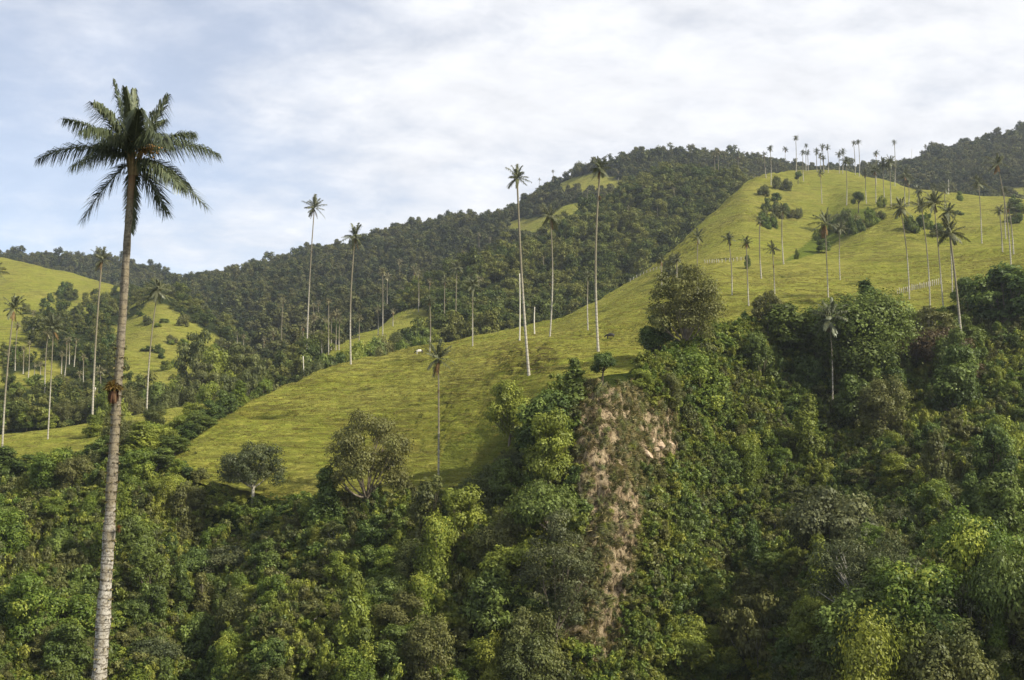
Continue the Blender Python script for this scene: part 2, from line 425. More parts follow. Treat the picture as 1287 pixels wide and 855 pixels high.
ZF = -62.0
valley = ('z', [(-700, ZF, 140), (450, ZF, 142), (600, ZF, 145), (740, ZF, 150), (850, ZF, 172), (960, ZF, 170), (1060, ZF, 125), (1150, ZF, 112), (1400, ZF, 100), (2000, ZF, 95)])
midlow = [(-700, 890, 165), (0, 880, 166), (180, 880, 168), (250, 860, 178), (330, 890, 162), (500, 890, 156), (740, 900, 158), (800, 890, 166), (870, 870, 182), (950, 850, 182), (1030, 835, 155), (1100, 820, 142), (1200, 800, 135), (1287, 790, 132), (2000, 770, 128)]
mid = [(-700, 720, 200), (0, 718, 205), (170, 715, 205), (245, 690, 222), (330, 715, 195), (420, 725, 185), (600, 725, 178), (700, 715, 170), (750, 705, 168), (800, 690, 174), (850, 690, 190), (910, 680, 212), (1000, 660, 216), (1100, 650, 205), (1200, 635, 195), (1287, 600, 205), (2000, 520, 215)]
rim = [(-700, 600, 275), (0, 592, 262), (100, 582, 258), (200, 582, 242), (300, 626, 225), (420, 634, 214), (500, 631, 209), (551, 626, 206), (600, 612, 203), (640, 572, 199), (690, 512, 195), (720, 492, 191), (760, 480, 187), (800, 476, 193), (840, 462, 212), (870, 438, 234), (920, 420, 250), (1000, 418, 262), (1060, 415, 266), (1130, 415, 274), (1190, 410, 280), (1230, 385, 296), (1287, 372, 310), (2000, 300, 360)]
lip = [(u, v - 3, y + 6) for u, v, y in rim]
def bluff_bare(pu, pv, V):
    polys = [[(715, 500), (770, 486), (812, 500), (812, 560), (806, 600), (812, 640), (800, 710), (780, 800), (745, 860), (728, 800), (728, 700), (738, 640), (715, 600), (726, 540)],
             [(798, 555), (808, 510), (845, 512), (856, 575), (835, 590), (805, 600)],
             [(620, 740), (650, 730), (740, 720), (745, 800), (700, 830), (640, 830)], [(868, 545), (880, 545), (882, 575), (868, 575)]]
    m = np.zeros(len(pu))
    for p in polys: m = np.maximum(m, in_poly(pu, pv, p) * 1.0)
    core = in_poly(pu, pv, [(733, 500), (768, 488), (778, 540), (770, 600), (756, 650), (742, 640), (746, 590), (726, 560)]) | in_poly(pu, pv, polys[1]) | in_poly(pu, pv, [(776, 600), (800, 610), (806, 660), (786, 720), (760, 800), (748, 790), (766, 720)])
    return m * 0.62 + core * 0.38
sheet('bluff', M['bluff'], [('z', [(-700, ZF - 4, 90), (960, ZF - 4, 100), (1100, ZF - 4, 70), (2000, ZF - 4, 60)]), valley, midlow, mid, rim, lip], -420, 1700, 4, [3, 16, 40, 56, 2], 16,
      [(0.035, 5.0, 3, 3), (0.12, 2.2, 9, 4), (0.4, 0.6, 19, 3)], {'bare': bluff_bare}, (0, 16))

brow = [(205, 584, 236), (300, 565, 243), (420, 535, 254), (500, 503, 261), (551, 488, 262), (600, 470, 262), (650, 449, 262), (700, 438, 262), (760, 440, 256), (830, 427, 270), (900, 398, 305), (1000, 378, 335), (1060, 378, 335), (1130, 376, 335), (1200, 368, 338), (1287, 330, 360), (1700, 290, 400)]
saddle = [(205, 581, 240), (300, 532, 262), (420, 477, 308), (500, 457, 330), (600, 434, 345), (650, 429, 345), (700, 422, 350), (760, 405, 365), (830, 375, 390), (900, 342, 425), (1000, 332, 445), (1060, 332, 440), (1130, 322, 445), (1200, 312, 445), (1287, 305, 450), (1700, 270, 470)]
hmid = [(205, 578, 243), (300, 521, 268), (420, 464, 325), (500, 447, 360), (600, 426, 390), (650, 421, 400), (700, 412, 412), (760, 387, 440), (830, 343, 490), (900, 296, 555), (935, 275, 585), (980, 286, 600), (1040, 292, 600), (1080, 278, 560), (1130, 270, 540), (1180, 285, 545), (1210, 288, 570), (1287, 280, 570), (1700, 240, 580)]
crest = [(205, 575, 246), (250, 547, 258), (300, 514, 274), (340, 492, 300), (385, 472, 325), (430, 457, 350), (500, 441, 385), (600, 421, 425), (650, 415, 440), (700, 405, 455), (740, 383, 480), (800, 347, 540), (850, 311, 600), (900, 265, 670), (935, 233, 720), (955, 222, 760), (1000, 216, 810), (1060, 216, 820), (1100, 226, 780), (1150, 240, 730), (1190, 243, 720), (1287, 252, 700), (1700, 230, 700)]
back1 = [(u, v + 9, y + 25) for u, v, y in crest]
back2 = ('z', [(u, at(u, v, y)[2] - (6 + 0.10 * (y - 240)), y + 75 + 0.1 * (y - 240)) for u, v, y in crest])
mrim = [(u, v + .6, y + .5) for u, v, y in rim if u > 205]
mrim = [(205, 588, 234)] + mrim
def meadow_bare(pu, pv, V):
    a = in_poly(pu, pv, [(628, 432), (655, 426), (690, 430), (700, 448), (690, 470), (640, 470), (618, 452)]) * 1.0
    b = in_poly(pu, pv, [(985, 225), (1010, 222), (1012, 245), (985, 245)]) * 0.5
    c = in_poly(pu, pv, [(900, 250), (1000, 240), (1010, 270), (960, 300), (900, 300)]) * 0.4
    d = in_poly(pu, pv, [(560, 455), (640, 450), (640, 500), (560, 520)]) * 0.35
    return np.maximum.reduce([a, b, c, d])
def meadow_lush(pu, pv, V):
    a = in_poly(pu, pv, [(985, 330), (1015, 305), (1060, 262), (1100, 262), (1080, 285), (1030, 318)]) * 0.75
    b = in_poly(pu, pv, [(560, 560), (620, 530), (660, 500), (650, 560), (570, 625), (540, 625)]) * 0.45
    return np.maximum(a, b)
sheet('pasture_hill', M['meadow'], [mrim, brow, saddle, hmid, crest, back1, back2], 205, 1500, 3, [72, 50, 50, 70, 4, 6], 10,
      [(0.012, 2.0, 5, 3), (0.07, 0.8, 2, 3), (0.3, 0.25, 21, 3)], {'bare': meadow_bare, 'lush': meadow_lush, 'wood': lambda u, v, V: np.zeros(len(u))}, (14, 0), 0.8)

lrim = [(-700, 604, 272), (0, 596, 259), (100, 586, 255), (200, 588, 240), (330, 622, 222)]
lcrest = [(-700, 575, 330), (0, 548, 318), (60, 540, 318), (120, 531, 322), (180, 520, 330), (225, 512, 336), (260, 507, 340), (330, 505, 345)]
lb1 = [(u, v + 8, y + 16) for u, v, y in lcrest]
lb2 = ('z', [(u, at(u, v, y)[2] - 16, y + 70) for u, v, y in lcrest])
zero = lambda u, v, V: np.zeros(len(u))
sheet('valley_pasture', M['meadow'], [lrim, [(-700, 590, 295), (0, 573, 287), (100, 560, 287), (200, 552, 284), (330, 560, 280)], lcrest, lb1, lb2], -420, 330, 5, [14, 14, 4, 6], 12,
      [(0.03, 0.8, 5, 3), (0.3, 0.2, 21, 3)], {'bare': zero, 'lush': zero, 'wood': zero})

# hills behind: grass where the polygons say, woodland soil elsewhere
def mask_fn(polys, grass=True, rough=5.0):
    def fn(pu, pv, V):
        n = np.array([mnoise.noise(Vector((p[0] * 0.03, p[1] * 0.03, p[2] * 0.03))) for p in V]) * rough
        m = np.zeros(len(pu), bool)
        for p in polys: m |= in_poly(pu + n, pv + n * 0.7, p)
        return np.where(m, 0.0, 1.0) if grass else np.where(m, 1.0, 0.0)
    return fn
LEFT_WOODS = [[(40, 392), (75, 385), (110, 392), (150, 385), (150, 470), (120, 500), (80, 470), (60, 450), (30, 420)],
              [(70, 368), (90, 358), (95, 372), (72, 386)], [(120, 390), (160, 360), (300, 395), (300, 440), (265, 420), (235, 400), (185, 375), (165, 400), (140, 420)],
              [(-60, 490), (100, 495), (250, 485), (350, 480), (350, 620), (-60, 620)], [(0, 440), (40, 445), (60, 470), (10, 480)]]
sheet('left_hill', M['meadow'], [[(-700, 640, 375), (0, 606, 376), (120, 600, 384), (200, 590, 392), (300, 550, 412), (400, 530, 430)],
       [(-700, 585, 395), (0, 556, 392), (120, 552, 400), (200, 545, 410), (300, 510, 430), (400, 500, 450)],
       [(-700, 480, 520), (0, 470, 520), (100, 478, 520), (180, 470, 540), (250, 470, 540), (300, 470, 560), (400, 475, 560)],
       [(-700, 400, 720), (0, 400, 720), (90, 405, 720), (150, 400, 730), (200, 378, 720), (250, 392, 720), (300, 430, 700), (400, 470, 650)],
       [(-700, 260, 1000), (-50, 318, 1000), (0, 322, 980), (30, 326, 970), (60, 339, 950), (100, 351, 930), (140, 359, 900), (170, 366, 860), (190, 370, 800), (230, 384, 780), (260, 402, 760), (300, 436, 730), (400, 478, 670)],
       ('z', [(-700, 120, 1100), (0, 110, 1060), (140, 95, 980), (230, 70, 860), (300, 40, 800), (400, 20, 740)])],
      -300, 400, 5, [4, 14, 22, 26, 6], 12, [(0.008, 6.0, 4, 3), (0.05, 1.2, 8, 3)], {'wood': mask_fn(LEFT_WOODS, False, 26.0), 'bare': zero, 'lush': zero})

TOP = 6.0
def lower(c, d=TOP): return [(u, v + d, y) for u, v, y in c]
fcrest = lower([(60, 410, 1250), (150, 385, 1250), (215, 357, 1300), (260, 354, 1300), (300, 349, 1300), (350, 331, 1300), (400, 315, 1300), (460, 300, 1300), (500, 280, 1300), (560, 268, 1280), (620, 265, 1260), (650, 255, 1240), (700, 222, 1220), (750, 205, 1210), (800, 195, 1220), (870, 186, 1250), (920, 196, 1300), (960, 208, 1350), (1000, 216, 1400), (1100, 235, 1450)])
ffoot = [(60, 520, 600), (200, 500, 600), (300, 480, 580), (400, 470, 560), (500, 460, 570), (600, 445, 620), (700, 430, 660), (800, 390, 760), (900, 300, 900), (1000, 270, 980), (1100, 280, 1000)]
fmid = [(60, 455, 900), (200, 425, 900), (300, 410, 900), (400, 390, 900), (500, 370, 920), (600, 345, 940), (700, 300, 960), (800, 262, 1020), (900, 240, 1080), (1000, 240, 1150), (1100, 255, 1200)]
CLEAR = [[(698, 236), (722, 223), (750, 219), (784, 228), (790, 244), (740, 242), (700, 246)], [(634, 285), (655, 276), (690, 271), (706, 259), (742, 253), (748, 266), (726, 280), (708, 308), (690, 309), (668, 299), (640, 303)]]
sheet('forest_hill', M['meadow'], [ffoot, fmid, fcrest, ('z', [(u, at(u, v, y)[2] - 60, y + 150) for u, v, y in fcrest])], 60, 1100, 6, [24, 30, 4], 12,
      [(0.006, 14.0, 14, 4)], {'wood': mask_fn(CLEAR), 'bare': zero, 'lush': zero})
gcrest = [(330, 500, 520), (380, 468, 540), (405, 452, 560), (430, 434, 600), (480, 408, 640), (520, 384, 680), (560, 366, 710), (600, 342, 740), (640, 326, 770), (700, 302, 800), (760, 262, 830), (800, 238, 860), (850, 230, 890), (900, 226, 900), (935, 234, 910), (980, 242, 920), (1060, 262, 930)]
gfoot = [(330, 515, 440), (380, 490, 440), (420, 478, 440), (500, 462, 465), (600, 444, 495), (700, 434, 520), (760, 410, 560), (800, 380, 610), (850, 342, 680), (900, 300, 750), (935, 266, 800), (980, 260, 840), (1060, 275, 850)]
gm = [(u, (v + np.interp(u, [g[0] for g in gfoot], [g[1] for g in gfoot])) / 2, (y + np.interp(u, [g[0] for g in gfoot], [g[2] for g in gfoot])) / 2) for u, v, y in gcrest]
KNOLL = [[(392, 462), (430, 428), (470, 405), (512, 392), (536, 388), (545, 400), (535, 432), (515, 450), (470, 462), (430, 478), (395, 482)]]
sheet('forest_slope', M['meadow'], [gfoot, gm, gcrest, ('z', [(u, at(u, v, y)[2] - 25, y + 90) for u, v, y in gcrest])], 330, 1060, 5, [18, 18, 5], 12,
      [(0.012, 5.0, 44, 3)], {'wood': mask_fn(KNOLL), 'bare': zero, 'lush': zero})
ecrest = lower([(-700, 260, 1500), (-300, 310, 1500), (0, 317, 1500), (60, 321, 1500), (100, 324, 1500), (150, 328, 1500), (190, 339, 1500), (215, 352, 1500), (240, 357, 1500), (330, 353, 1500)])
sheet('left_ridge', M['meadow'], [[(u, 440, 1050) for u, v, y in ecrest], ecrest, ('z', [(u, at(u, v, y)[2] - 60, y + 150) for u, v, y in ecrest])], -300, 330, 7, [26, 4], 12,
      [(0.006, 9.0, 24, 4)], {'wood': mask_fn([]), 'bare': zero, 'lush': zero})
hcrest = lower([(900, 236, 1450), (950, 226, 1450), (1000, 217, 1450), (1050, 218, 1430), (1080, 216, 1400), (1120, 208, 1380), (1160, 196, 1370), (1200, 185, 1360), (1250, 174, 1350), (1287, 161, 1350), (1400, 130, 1350), (1700, 60, 1350)])
HCLEAR = [[(1245, 238), (1290, 236), (1400, 236), (1400, 246), (1250, 244)]]
sheet('right_ridge', M['meadow'], [[(900, 300, 950), (1100, 290, 900), (1287, 290, 850), (1700, 280, 850)], [(900, 262, 1150), (1100, 250, 1100), (1287, 222, 1100), (1700, 180, 1100)], hcrest, ('z', [(u, at(u, v, y)[2] - 60, y + 150) for u, v, y in hcrest])], 900, 1700, 7, [16, 22, 4], 12,
      [(0.006, 9.0, 34, 4)], {'wood': mask_fn(HCLEAR), 'bare': zero, 'lush': zero})
# the valley floor sheet under everything, out to the horizon, rising under the camera into the near bank
ring = [(0, 0)]; V = []; Q = []
rs = [0.01, 15, 30, 45, 60, 80, 110, 160, 250, 450, 800, 1500, 2600]; na = 72
for r_ in rs:
    for a in range(na):
        an = 2 * math.pi * a / na
        x, y = r_ * math.sin(an), r_ * math.cos(an)
        z = ZF - 6 + (ZF + 2 - (ZF - 6)) * 0
        z = ZF - 6 + (58 if y < 0 else 58 * max(0.0, 1 - y / 75.0)) * (1 if r_ < 1000 else 0.3)
        V.append((x, y, z + (1.5 * mnoise.noise(Vector((x * .05, y * .05, 0))) if 10 < r_ < 1000 else 0)))
for i in range(len(rs) - 1):
    for a in range(na):
        b = (a + 1) % na
        Q.append((i * na + a, (i + 1) * na + a, (i + 1) * na + b, i * na + b))
gme = mesh_from('ground', V, Q, None, M['soil'], None, True)
tag(add('ground', gme), kind='structure')
SHEETS['ground'] = dict(bvh=BVHTree.FromPolygons(V, Q))

hz = new_mat('valley_haze'); t = NT(hz)
vol = t.n('ShaderNodeVolumePrincipled', {'Color': (0.80, 0.88, 1.0, 1), 'Density': HAZE, 'Anisotropy': 0.3})
hz.node_tree.links.new(vol.outputs[0], t.n('ShaderNodeOutputMaterial').inputs[1])
hx, hy0, hy1, hz0, hz1 = 2700, -2700, 2700, ZF - 14, 540
hv = [(x, y, z) for z in (hz0, hz1) for x, y in ((-hx, hy0), (hx, hy0), (hx, hy1), (-hx, hy1))]
tag(add('haze', mesh_from('haze', hv, [(3, 2, 1, 0), (4, 5, 6, 7), (0, 1, 5, 4), (1, 2, 6, 5), (2, 3, 7, 6), (3, 0, 4, 7)], None, hz)), label='thin pale haze in the valley air', kind='stuff')

def cast(u, v, names=None):
    d = Vector(ray(u, v)).normalized(); best = None
    for k in names or SHEETS:
        h = SHEETS[k]['bvh'].ray_cast(Vector((0, 0, 0)), d)
        if h[0] is not None and (best is None or h[3] < best[1]): best = (h[0], h[3], k)
    return best
def ground_z(x, y, names=None):
    best = None
    for k in names or SHEETS:
        h = SHEETS[k]['bvh'].ray_cast(Vector((x, y, 3000)), Vector((0, 0, -1)))
        if h[0] is not None and (best is None or h[0].z > best): best = h[0].z
    return best
def ground_at(u, Y, names=None):
    x = (u - PW / 2) / F * Y
    return np.array([x, Y, ground_z(x, Y, names)])

# ------------------------------------------------------------------ leaf clouds, trees
def leaves(lobes, n, size, g, droop=0.0, aspect=1.6, up=0.35, shell=0.5, flip=0.7):
    """lobes: [(centre, radii)]; returns folded leaf sprays as quads with a tint per lobe and per spray."""
    vol = np.array([(r[0] * r[1] + r[0] * r[2] + r[1] * r[2]) for c, r in lobes]); cnt = np.maximum(6, (n * vol / vol.sum()).astype(int))
    Vs, tint = [], []
    for (c, r), m in zip(lobes, cnt):
        d = g.normal(size=(m, 3)); d[:, 2] += up * np.abs(g.normal(size=m)); d /= np.linalg.norm(d, axis=1)[:, None]
        ph = g.random(4) * 6.283; lump = 0.26 * np.sin(d[:, 0] * 4.1 + ph[0]) * np.cos(d[:, 1] * 4.7 + ph[1]) + 0.20 * np.sin(d[:, 2] * 6.3 + d[:, 0] * 3 + ph[2]) + 0.14 * np.sin(d[:, 1] * 11 + ph[3]) + np.where(g.random(m) < .07, .3 * g.random(m), 0)
        rad = (shell + (1.06 - shell) * np.sqrt(g.random(m))) * (1 + lump)
        p = np.asarray(c) + d * np.asarray(r) * rad[:, None]
        nrm = d + g.normal(size=(m, 3)) * flip * 0.5 + np.array([0, 0, 0.35]); nrm /= np.linalg.norm(nrm, axis=1)[:, None]
        t = g.normal(size=(m, 3)) + np.array([0, 0, -droop]); t -= (t * nrm).sum(1)[:, None] * nrm; t /= np.linalg.norm(t, axis=1)[:, None] + 1e-9
        b = np.cross(nrm, t)
        s = size * (0.55 + 0.9 * g.random(m))[:, None]
        q = np.stack([p - t * s * aspect / 2, p + b * s * 0.5 - nrm * s * 0.12, p + t * s * aspect / 2 - nrm * s * 0.2, p - b * s * 0.5 - nrm * s * 0.12], 1)
        Vs.append(q.reshape(-1, 3))
        tint.append(np.repeat(np.clip(g.normal(0.5, 0.17) + g.normal(0, 0.10, m), 0, 1), 4))
    V = np.vstack(Vs)
    return V, np.arange(len(V)).reshape(-1, 4), np.concatenate(tint)
def make_lobes(g, W, H, base, count, kind):
    L = []
    for i in range(count):
        a = g.random() * 2 * math.pi; q = g.random()
        if kind == 'umbrella':
            rr = math.sqrt(q) * W * 0.40; z = base + (H - base) * (0.72 - 0.42 * (rr / (W * .4)) ** 2 + 0.16 * g.normal()); r = W * g.uniform(.13, .22); L.append(((rr * math.cos(a), rr * math.sin(a), z), (r, r, r * .62)))
        elif kind == 'round':
            z = base + (H - base) * g.uniform(.12, .92); f = math.sqrt(max(.08, 1 - ((z - base) / (H - base) * 2 - 1.0) ** 2)); rr = math.sqrt(q) * W * .38 * f; r = W * g.uniform(.13, .21); L.append(((rr * math.cos(a), rr * math.sin(a), z), (r, r, r * .85)))
        elif kind == 'column':
            z = base + (H - base) * (i + .5) / count; rr = W * .28 * g.random(); r = W * g.uniform(.2, .32) * (1.1 - .45 * (z - base) / (H - base)); L.append(((rr * math.cos(a), rr * math.sin(a), z), (r, r, r * 1.25)))
        elif kind == 'cone':
            h = (i + .5) / count; z = base + (H - base) * h; rr = W * .34 * (1 - h) * g.random() ** .5; r = W * (.24 - .13 * h); L.append(((rr * math.cos(a), rr * math.sin(a), z), (r, r, r * .9)))
        elif kind == 'open':
            rr = math.sqrt(q) * W * .44; z = base + (H - base) * g.uniform(.15, .95) * (1 - .45 * (rr / (W * .44)) ** 2); r = W * g.uniform(.07, .14); L.append(((rr * math.cos(a), rr * math.sin(a), z), (r, r, r * .55)))
    return L
PROTO = {}
def tree_proto(key, kind, W, H, base, nl, nleaf, size, mat, bark, seed, tr=0.16, droop=0.0, limbs=True, **kw):
    nleaf = int(nleaf * 2.3); size *= 0.62
    g = np.random.default_rng(seed)
    L = make_lobes(g, W, H, base, nl, kind)
    V, Q, T = leaves(L, nleaf, size, g, droop, **kw)
    cm = mesh_from('crown', V, Q, None, M[mat], {'tint': T})
    mb = MB(); fork = max(base * 0.9, H * 0.18); lean = g.normal(0, .25, 2)
    zs = np.linspace(-0.8, fork, 6)
    mb.tube([(lean[0] * (z / max(fork, .1)) ** 2 * .4, lean[1] * (z / max(fork, .1)) ** 2 * .4, z) for z in zs], np.linspace(tr * 1.5, tr, 6), 8)
    top = np.array([lean[0] * .4, lean[1] * .4, fork - .1])
    for (c, r) in L[: (14 if limbs else 4)]:
        c = np.asarray(c); m_ = (top + c) / 2 + np.array([0, 0, -.12 * H * g.random()]) + g.normal(0, .15, 3)
        s = np.linspace(0, 1, 6)[:, None]
        P = (1 - s) ** 2 * top + 2 * s * (1 - s) * m_ + s * s * c
        mb.tube(P, np.linspace(tr * .6, tr * .12, 6), 5)
        for e in range(2):
            d = g.normal(size=3) * np.array([1, 1, .5]); d /= np.linalg.norm(d)
            mb.tube([P[3], P[3] * .5 + (c + d * r[0] * .8) * .5, c + d * r[0] * .8], [tr * .22, tr * .13, tr * .05], 4)
    tm = mb.build('trunk', M[bark])
    PROTO[key] = (tm, cm, 2 * float(np.percentile(np.hypot(V[:, 0], V[:, 1]), 97)), float(np.percentile(V[:, 2], 99.7)))
for i in range(3):
    tree_proto(f'deep{i}', 'round', 7.5, 9.5, 1.6, 26, 5600, .36, 'deep', 'bark', 100 + i)
    tree_proto(f'mid{i}', 'round', 7.0, 8.5, 1.2, 24, 6000, .29, 'mid', 'bark', 110 + i)
    tree_proto(f'olive{i}', 'open', 9.0, 8.5, 2.4, 44, 4600, .30, 'olive', 'palebark', 120 + i)
    tree_proto(f'col{i}', 'column', 5.0, 10.0, 0.4, 12, 4600, .34, ('mid', 'deep', 'olive')[i], 'bark', 130 + i, droop=1.3)
    tree_proto(f'umb{i}', 'umbrella', 10.0, 7.5, 2.8, 26, 6500, .32, ('deep', 'grey', 'mid')[i], 'bark', 140 + i)
for i in range(2):
    tree_proto(f'grey{i}', 'open', 11.0, 8.5, 2.0, 60, 5200, .26, 'grey', 'palebark', 150 + i, tr=.2)
    tree_proto(f'bright{i}', 'column', 6.5, 8.5, 0.6, 16, 7000, .26, 'bright', 'bark', 160 + i, droop=.6)
    tree_proto(f'cone{i}', 'cone', 5.0, 7.5, 0.3, 16, 3800, .30, 'deep', 'bark', 170 + i)
    tree_proto(f'oliveround{i}', 'round', 7.0, 8.0, 1.0, 26, 7000, .24, 'olive', 'bark', 190 + i)
tree_proto('brightround', 'round', 11.0, 9.5, .8, 46, 15000, .21, 'bright', 'bark', 189)
tree_proto('giant', 'round', 19.0, 17.0, 2.0, 75, 13000, .52, 'deep', 'bark', 182, tr=.4, shell=.72, flip=.6)
tree_proto('wispy', 'open', 10.0, 17.0, 3.5, 110, 9000, .24, 'grey', 'bark', 183, tr=.13, droop=.8)
tree_proto('rust0', 'umbrella', 9.0, 6.5, 2.2, 22, 3800, .30, 'rust', 'bark', 180)
tree_proto('small_umb', 'umbrella', 6.0, 6.5, 3.2, 20, 5200, .22, 'deep', 'darkbark', 185, tr=.17)
tree_proto('spread', 'open', 11.5, 10.0, 3.6, 64, 7600, .27, 'grey', 'palebark', 186, tr=.24)
tree_proto('tallopen', 'open', 13.0, 13.0, 2.6, 84, 9500, .28, 'olive', 'bark', 187, tr=.26)
# shrubs: one mesh, leafy to the ground with a few stems
def shrub_proto(key, W, H, nl, n, size, mat, seed, droop=.3):
    n = int(n * 2.2); size *= 0.62
    g = np.random.default_rng(seed)
    L = []
    for i in range(nl):
        a = g.random() * 6.283; rr = math.sqrt(g.random()) * W * .36; z = H * g.uniform(.08, .85) * (1 - .6 * (rr / (W * .36)) ** 2); r = W * g.uniform(.09, .22)
        L.append(((rr * math.cos(a), rr * math.sin(a), z), (r, r, r * .8)))
    V, Q, T = leaves(L, n, size, g, droop, shell=.25, flip=1.2)
    mb = MB(); mb.put(V, [tuple(x) for x in Q], (), tint=T)
    for (c, r) in L[:6]: mb.tube([(0, 0, -.4), (c[0] * .4, c[1] * .4, c[2] * .5), c], [.06, .04, .015], 4, tint=0.2)
    PROTO[key] = (None, mb.build('shrub', M[mat], False), 2 * float(np.percentile(np.hypot(V[:, 0], V[:, 1]), 97)), float(np.percentile(V[:, 2], 99.7)))
for i in range(2):
    shrub_proto(f'sh_deep{i}', 4.0, 3.4, 12, 2200, .28, 'deep', 200 + i)
    shrub_proto(f'sh_mid{i}', 4.0, 3.2, 12, 2200, .28, 'mid', 210 + i)
    shrub_proto(f'sh_olive{i}', 4.2, 3.0, 12, 2000, .26, 'olive', 220 + i)
    shrub_proto(f'sh_bright{i}', 4.0, 3.6, 12, 2200, .26, 'bright', 230 + i)

ORD = 'first second third fourth fifth sixth seventh eighth ninth tenth eleventh twelfth thirteenth fourteenth fifteenth sixteenth seventeenth eighteenth nineteenth twentieth'.split()
ORD += ['twenty-' + o for o in ORD[:9]] + ['thirtieth'] + ['thirty-' + o for o in ORD[:9]] + ['fortieth'] + ['forty-' + o for o in ORD[:9]] + ['fiftieth'] + ['fifty-' + o for o in ORD[:9]] + ['sixtieth'] + ['sixty-' + o for o in ORD[:9]]
for tens, ten in (('seventy', 'seventieth'), ('eighty', 'eightieth'), ('ninety', 'ninetieth')): ORD += [ten] + [tens + '-' + o for o in ORD[:9]]
PENDING = {}    # zone -> [(u, object, first half of label)]
def plant(key, p, scale=1.0, zs=1.0, rz=None, name=None, label=None, cat=None, group=None, zone=None, u=0.0, adj=None):
    tm, cm, W, H = PROTO[key]
    rz = random.random() * 6.283 if rz is None else rz
    if tm is None:
        o = add(name or 'shrub', cm, None, tuple(p)); o.rotation_euler = (0, 0, rz); o.scale = (scale, scale, scale * zs)
    else:
        o = empty(name or 'broadleaf_tree', tuple(p), rz); o.scale = (scale, scale, scale * zs)
        add('trunk', tm, o); add('crown', cm, o)
    tag(o, label, cat or ('shrub' if tm is None else 'tree'), group)
    if zone: PENDING.setdefault(zone, []).append((u, o, adj))
    return o

# ------------------------------------------------------------------ scattering helper for uncountable cover (geometry nodes)
def scatter(name, pts, idx, rot, scl, protos, mat_label):
    me = bpy.data.meshes.new(name)
    pts = np.asarray(pts, np.float32)
    me.vertices.add(len(pts)); me.vertices.foreach_set('co', pts.ravel())
    a = me.attributes.new('pick', 'INT', 'POINT'); a.data.foreach_set('value', np.asarray(idx, np.int32))
    a = me.attributes.new('turn', 'FLOAT_VECTOR', 'POINT'); a.data.foreach_set('vector', np.asarray(rot, np.float32).ravel())
    a = me.attributes.new('size', 'FLOAT_VECTOR', 'POINT'); a.data.foreach_set('vector', np.asarray(scl, np.float32).ravel())
    o = tag(add(name, me), label=mat_label, kind='stuff')
    pc = bpy.data.collections.new(name + '_kinds')
    for i, pm in enumerate(protos):
        pc.objects.link(bpy.data.objects.new(f'{name}_kind_{i:02d}', pm))
    ng = bpy.data.node_groups.new(name + '_scatter', 'GeometryNodeTree')
    ng.interface.new_socket('Geometry', in_out='INPUT', socket_type='NodeSocketGeometry')
    ng.interface.new_socket('Geometry', in_out='OUTPUT', socket_type='NodeSocketGeometry')
    N = ng.nodes; Lk = ng.links.new
    gi, go = N.new('NodeGroupInput'), N.new('NodeGroupOutput')
    ci = N.new('GeometryNodeCollectionInfo'); ci.inputs[0].default_value = pc; ci.inputs[1].default_value = True; ci.inputs[2].default_value = True
    ip = N.new('GeometryNodeInstanceOnPoints'); ip.inputs['Pick Instance'].default_value = True
    def na_(nm, ty):
        x = N.new('GeometryNodeInputNamedAttribute'); x.data_type = ty; x.inputs[0].default_value = nm; return x.outputs[0]
    Lk(gi.outputs[0], ip.inputs['Points']); Lk(ci.outputs[0], ip.inputs['Instance'])
    Lk(na_('pick', 'INT'), ip.inputs['Instance Index']); Lk(na_('size', 'FLOAT_VECTOR'), ip.inputs['Scale'])
    er = N.new('FunctionNodeEulerToRotation'); Lk(na_('turn', 'FLOAT_VECTOR'), er.inputs[0]); Lk(er.outputs[0], ip.inputs['Rotation'])
    Lk(ip.outputs[0], go.inputs[0])
    md = o.modifiers.new('scatter', 'NODES'); md.node_group = ng
    return o
def sample_sheet(name, per_m2, g, keep=None):
    s = SHEETS[name]; V, q = s['V'], s['q']
    A, B, C, D = (V[q[:, i]] for i in range(4))
    area = .5 * np.linalg.norm(np.cross(C - A, D - B), axis=1)
    n = int(area.sum() * per_m2)
    f = g.choice(len(q), n, p=area / area.sum()); a, b = g.random(n), g.random(n)
    w = np.stack([(1 - a) * (1 - b), a * (1 - b), a * b, (1 - a) * b], 1)
    def ev(arr): return (arr[q[f]] * (w if arr.ndim == 1 else w[:, :, None])).sum(1)
    P = ev(V); pu, pv = ev(s['pu']), ev(s['pv']); at_ = {k: ev(x) for k, x in s['at'].items()}
    nrm = np.cross(C - A, D - B)[f]; nrm /= np.linalg.norm(nrm, axis=1)[:, None] + 1e-9
    nrm[nrm[:, 2] < 0] *= -1
    k = np.ones(n, bool) if keep is None else keep(pu, pv, P, at_)
    return P[k], pu[k], pv[k], nrm[k], {x: y[k] for x, y in at_.items()}

